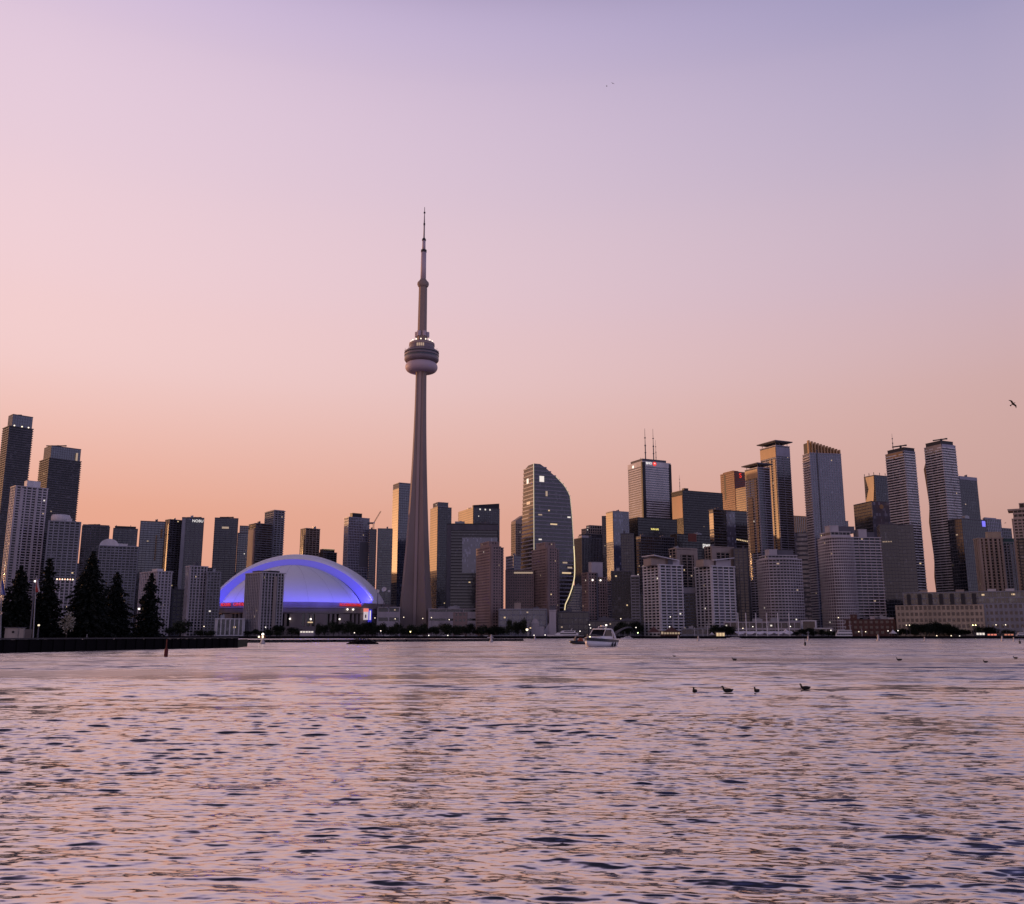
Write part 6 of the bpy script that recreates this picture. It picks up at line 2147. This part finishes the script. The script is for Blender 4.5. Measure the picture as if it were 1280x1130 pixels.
def cone_buoy(px, py, hpx, label, lit=False, group=None):
    p = onwater(px, py)
    h = hpx * p.y / F
    t = empty('cone_buoy', (p.x, p.y, 0), label, 'buoy', group)
    s = h / 3.0
    mb = MB(); mb.lathe([(.2 * s, -.4 * s), (.78 * s, -.3 * s), (.8 * s, .3 * s), (.62 * s, .5 * s), (.42 * s, 1.1 * s), (.36 * s, 1.9 * s)], (p.x, p.y), 16); mb.build('float', BW, t, True)
    mb = MB(); mb.lathe([(.36 * s, 1.9 * s), (.46 * s, 2.0 * s), (.46 * s, 2.35 * s), (.3 * s, 2.45 * s), (.24 * s, 2.9 * s), (.1 * s, 3 * s)], (p.x, p.y), 14); mb.build('lantern_housing', BO if lit else BW, t)
    if lit:
        mb = MB(); mb.sphere((p.x, p.y - .1, 2.75 * s), .36 * s, 10, 8); mb.build('lantern', LAMPW, t)
        for sx_, mt in ((-.95, LAMP), (.12, LAMP)):
            mb = MB(); mb.sphere((p.x + sx_ * s, p.y - .5 * s, 2.05 * s), .26 * s, 10, 8); mb.build('lantern', mt, t)
        mb = MB(); mb.tube((p.x - 1.0 * s, p.y, 1.95 * s), (p.x + .8 * s, p.y, 1.95 * s), .07 * s, .07 * s, 6); mb.build('crossbar', BO, t)


cone_buoy(328, 805.3, 13, 'white light buoy with glowing lanterns off the end of the sea wall', True)
cone_buoy(614, 803.0, 9.5, 'white buoy with a crossbar in front of the breakwater')
p_ = onwater(614, 803.0)
for o in [o for o in COL.objects if o.name.startswith('cone_buoy') and 'crossbar' in o.get('label', '')]:
    mb = MB(); mb.tube((p_.x - 1.5, p_.y, 1.9), (p_.x + .9, p_.y, 1.95), .22, .16, 8); mb.build('crossbar', BW, o)
for px, py, h, lb in ((668.5, 800.3, 5.5, 'white cone buoy left of the white yacht'), (848, 799.8, 5.5, 'white cone buoy below the red pavilion'), (873, 801.5, 6.5, 'white cone buoy below the winged towers'), (1010.3, 801, 6, 'white cone buoy behind the dark spar buoy'),
                      (1098, 801.3, 8, 'tallest white cone buoy, left of the terminal'), (1156, 801.2, 5, 'white cone buoy below the terminal trees'), (1253, 801.5, 6.5, 'white cone buoy left of the boat at the right edge'), (1267.5, 801.5, 5, 'white cone buoy touching the boat at the right edge')):
    cone_buoy(px, py, h, lb)


def spar(px, py, hpx, label, mat, rpx):
    p = onwater(px, py); k = p.y / F; h = hpx * k; r = rpx * k
    t = empty('spar_buoy', (p.x, p.y, 0), label, 'buoy')
    mb = MB(); mb.lathe([(r * .8, -.5), (r, -.1), (r, h * .38), (r * .62, h * .46), (r * .5, h * .5)], (p.x, p.y), 14); mb.build('float', mat, t, True)
    mb = MB(); mb.lathe([(r * .34, h * .5), (r * .26, h * .92), (r * .4, h * .93), (r * .3, h)], (p.x, p.y), 10); mb.build('staff', mat, t)


spar(207.3, 820.6, 20.5, 'slim red spar buoy in front of the sea wall', BR, 2.3)
spar(1006.5, 807, 8.5, 'dark spar buoy out in the channel', BLACK, 1.3)
spar(1275, 804.5, 6.5, 'dark spar buoy near the right edge', BLACK, 1.2)
c_ = at(93, 803, 158)
t = empty('ladder_post', (c_.x, 160, 1.7), 'pale thin post on the sea wall under the largest conifer', 'post')
q = onwater(108, 813)
mb = MB(); mb.tube((q.x, q.y - .3, .4), (q.x, q.y - .3, 3.0), .06, .06, 6); mb.tube((q.x - .2, q.y - .3, 2.5), (q.x + .2, q.y - .3, 2.5), .04, .04, 6)
t.location = (q.x, q.y - .3, .4)
mb.build('post_body', METAL, t)

# ------------------------------------------------------------------ birds
BIRDM = solid('dark plumage', (.020, .017, .016), rough=.8, scale=8, streak=False)
BIRDG = solid('grey plumage', (.10, .09, .09), rough=.8, scale=8, streak=False)


def duck(px, py, lpx, heading, label, head=True):
    p = onwater(px, py)
    L = lpx * p.y / F
    t = bpy.data.meshes.new('duck')
    s = L / .62
    pts = [(-.30, 0, .15), (-.20, 0, .10), (-.05, 0, .085), (.12, 0, .09), (.20, 0, .15), (.21, 0, .225), (.225, 0, .285), (.265, 0, .292), (.325, 0, .272)]
    rad = [(.03, .025), (.085, .075), (.125, .11), (.115, .10), (.07, .06), (.046, .044), (.055, .052), (.040, .036), (.014, .010)]
    t.from_pydata([(x * s, y * s, z * s) for x, y, z in pts], [(i, i + 1) for i in range(len(pts) - 1)], [])
    o = bpy.data.objects.new('duck', t)
    COL.objects.link(o)
    bm = bmesh.new(); bm.from_mesh(t)
    ly = bm.verts.layers.skin.verify()
    for v, (ra, rb) in zip(bm.verts, rad):
        v[ly].radius = (ra * s, rb * s)
        v[ly].use_root = v.index == 2
    bm.to_mesh(t); bm.free()
    t.materials.append(BIRDM)
    o.modifiers.new('skin', 'SKIN')
    ss = o.modifiers.new('sub', 'SUBSURF'); ss.levels = 2; ss.render_levels = 2
    o.location = (p.x, p.y, 0.02)
    o.rotation_euler = (0, 0, heading)
    tag(o, label, 'duck')
    return o


duck(868.5, 866.5, 14, R(245), 'leftmost dark duck of the row of four, swimming away head up')
duck(909.5, 866, 15, R(178), 'large dark duck swimming left, second of the row of four')
duck(946, 866, 13, R(228), 'dark duck turned half away, third of the row of four')
duck(1006.5, 862.5, 14, R(180), 'rightmost dark duck of the row of four, neck bent')
duck(918, 825.5, 7, R(180), 'small distant duck above the row of four')
duck(1124, 826, 7.5, R(180), 'distant duck below the dense terminal trees')
duck(1232, 828.5, 6.5, R(185), 'faint distant duck right of the middle of the right-hand water')
duck(1269.5, 823.5, 6, R(175), 'distant duck close to the right edge')
duck(843, 821, 4.5, R(180), 'tiny dark duck below the red pavilion')


def bird(px, py, depth, span, roll, yaw, label, mat=BIRDM, flap=.35, axes=None):
    p = at(px, py, depth)
    mb = MB()
    s = span / 1.2
    body = []
    for x, r in ((-.26, .005), (-.2, .035), (-.12, .04), (0, .06), (.12, .05), (.2, .03), (.25, .035), (.29, .02), (.33, .004)):
        body.append([(x * s, r * s * math.cos(a), r * s * .85 * math.sin(a)) for a in [k * .785 for k in range(8)]])
    mb.loft(body)
    mb.loft([[(-.34 * s, -.10 * s, .0), (-.34 * s, .10 * s, 0), (-.34 * s, .10 * s, .008 * s), (-.34 * s, -.10 * s, .008 * s)], [(-.15 * s, -.03 * s, 0), (-.15 * s, .03 * s, 0), (-.15 * s, .03 * s, .02 * s), (-.15 * s, -.03 * s, .02 * s)]])
    for sg in (-1, 1):
        rr = []
        for q, xc_, ch, z in ((.04, .03, .22, .02), (.2, .05, .20, .02 + flap * .14), (.36, .07, .17, .02 + flap * .22), (.5, .0, .11, .02 + flap * .22), (.6, -.08, .02, .02 + flap * .18)):
            rr.append([((xc_ + ch / 2) * s, sg * q * s, z * s), ((xc_ - ch / 2) * s, sg * q * s, z * s), ((xc_ - ch / 2) * s, sg * q * s, (z + .014) * s), ((xc_ + ch / 2) * s, sg * q * s, (z + .02) * s)])
        if sg > 0:
            rr = [list(reversed(r)) for r in rr]
        mb.loft(rr)
    o = mb.build('bird', mat)
    o.location = p
    if axes is None:
        o.rotation_euler = (roll, R(-8), yaw)
    else:
        bx_, wy_ = Vector(axes[0]).normalized(), Vector(axes[1]).normalized()
        uz_ = bx_.cross(wy_)
        o.rotation_euler = Matrix((bx_, wy_, uz_)).transposed().to_euler()
    return tag(o, label, 'bird')


bird(1266, 505, 95, 1.15, R(48), R(62), 'dark bird soaring at the right, wings outstretched diagonally', axes=((.55, -.7, .45), (.63, 0, -.77)))
bird(766, 104.3, 180, .8, R(20), R(100), 'tiny dark bird high in the sky, upper of two')
bird(758.5, 107.6, 220, .8, R(5), R(170), 'tiny faint bird high in the sky, lower of two', BIRDG, .1)
bird(839.5, 772, 130, .9, R(-50), R(20), 'dark bird flying in front of the left winged tower', BIRDM, .6)
bird(1256.5, 653.8, 260, 1.0, R(10), R(190), 'small grey bird between the mauve block and the stepped tan tower', BIRDG, .2)
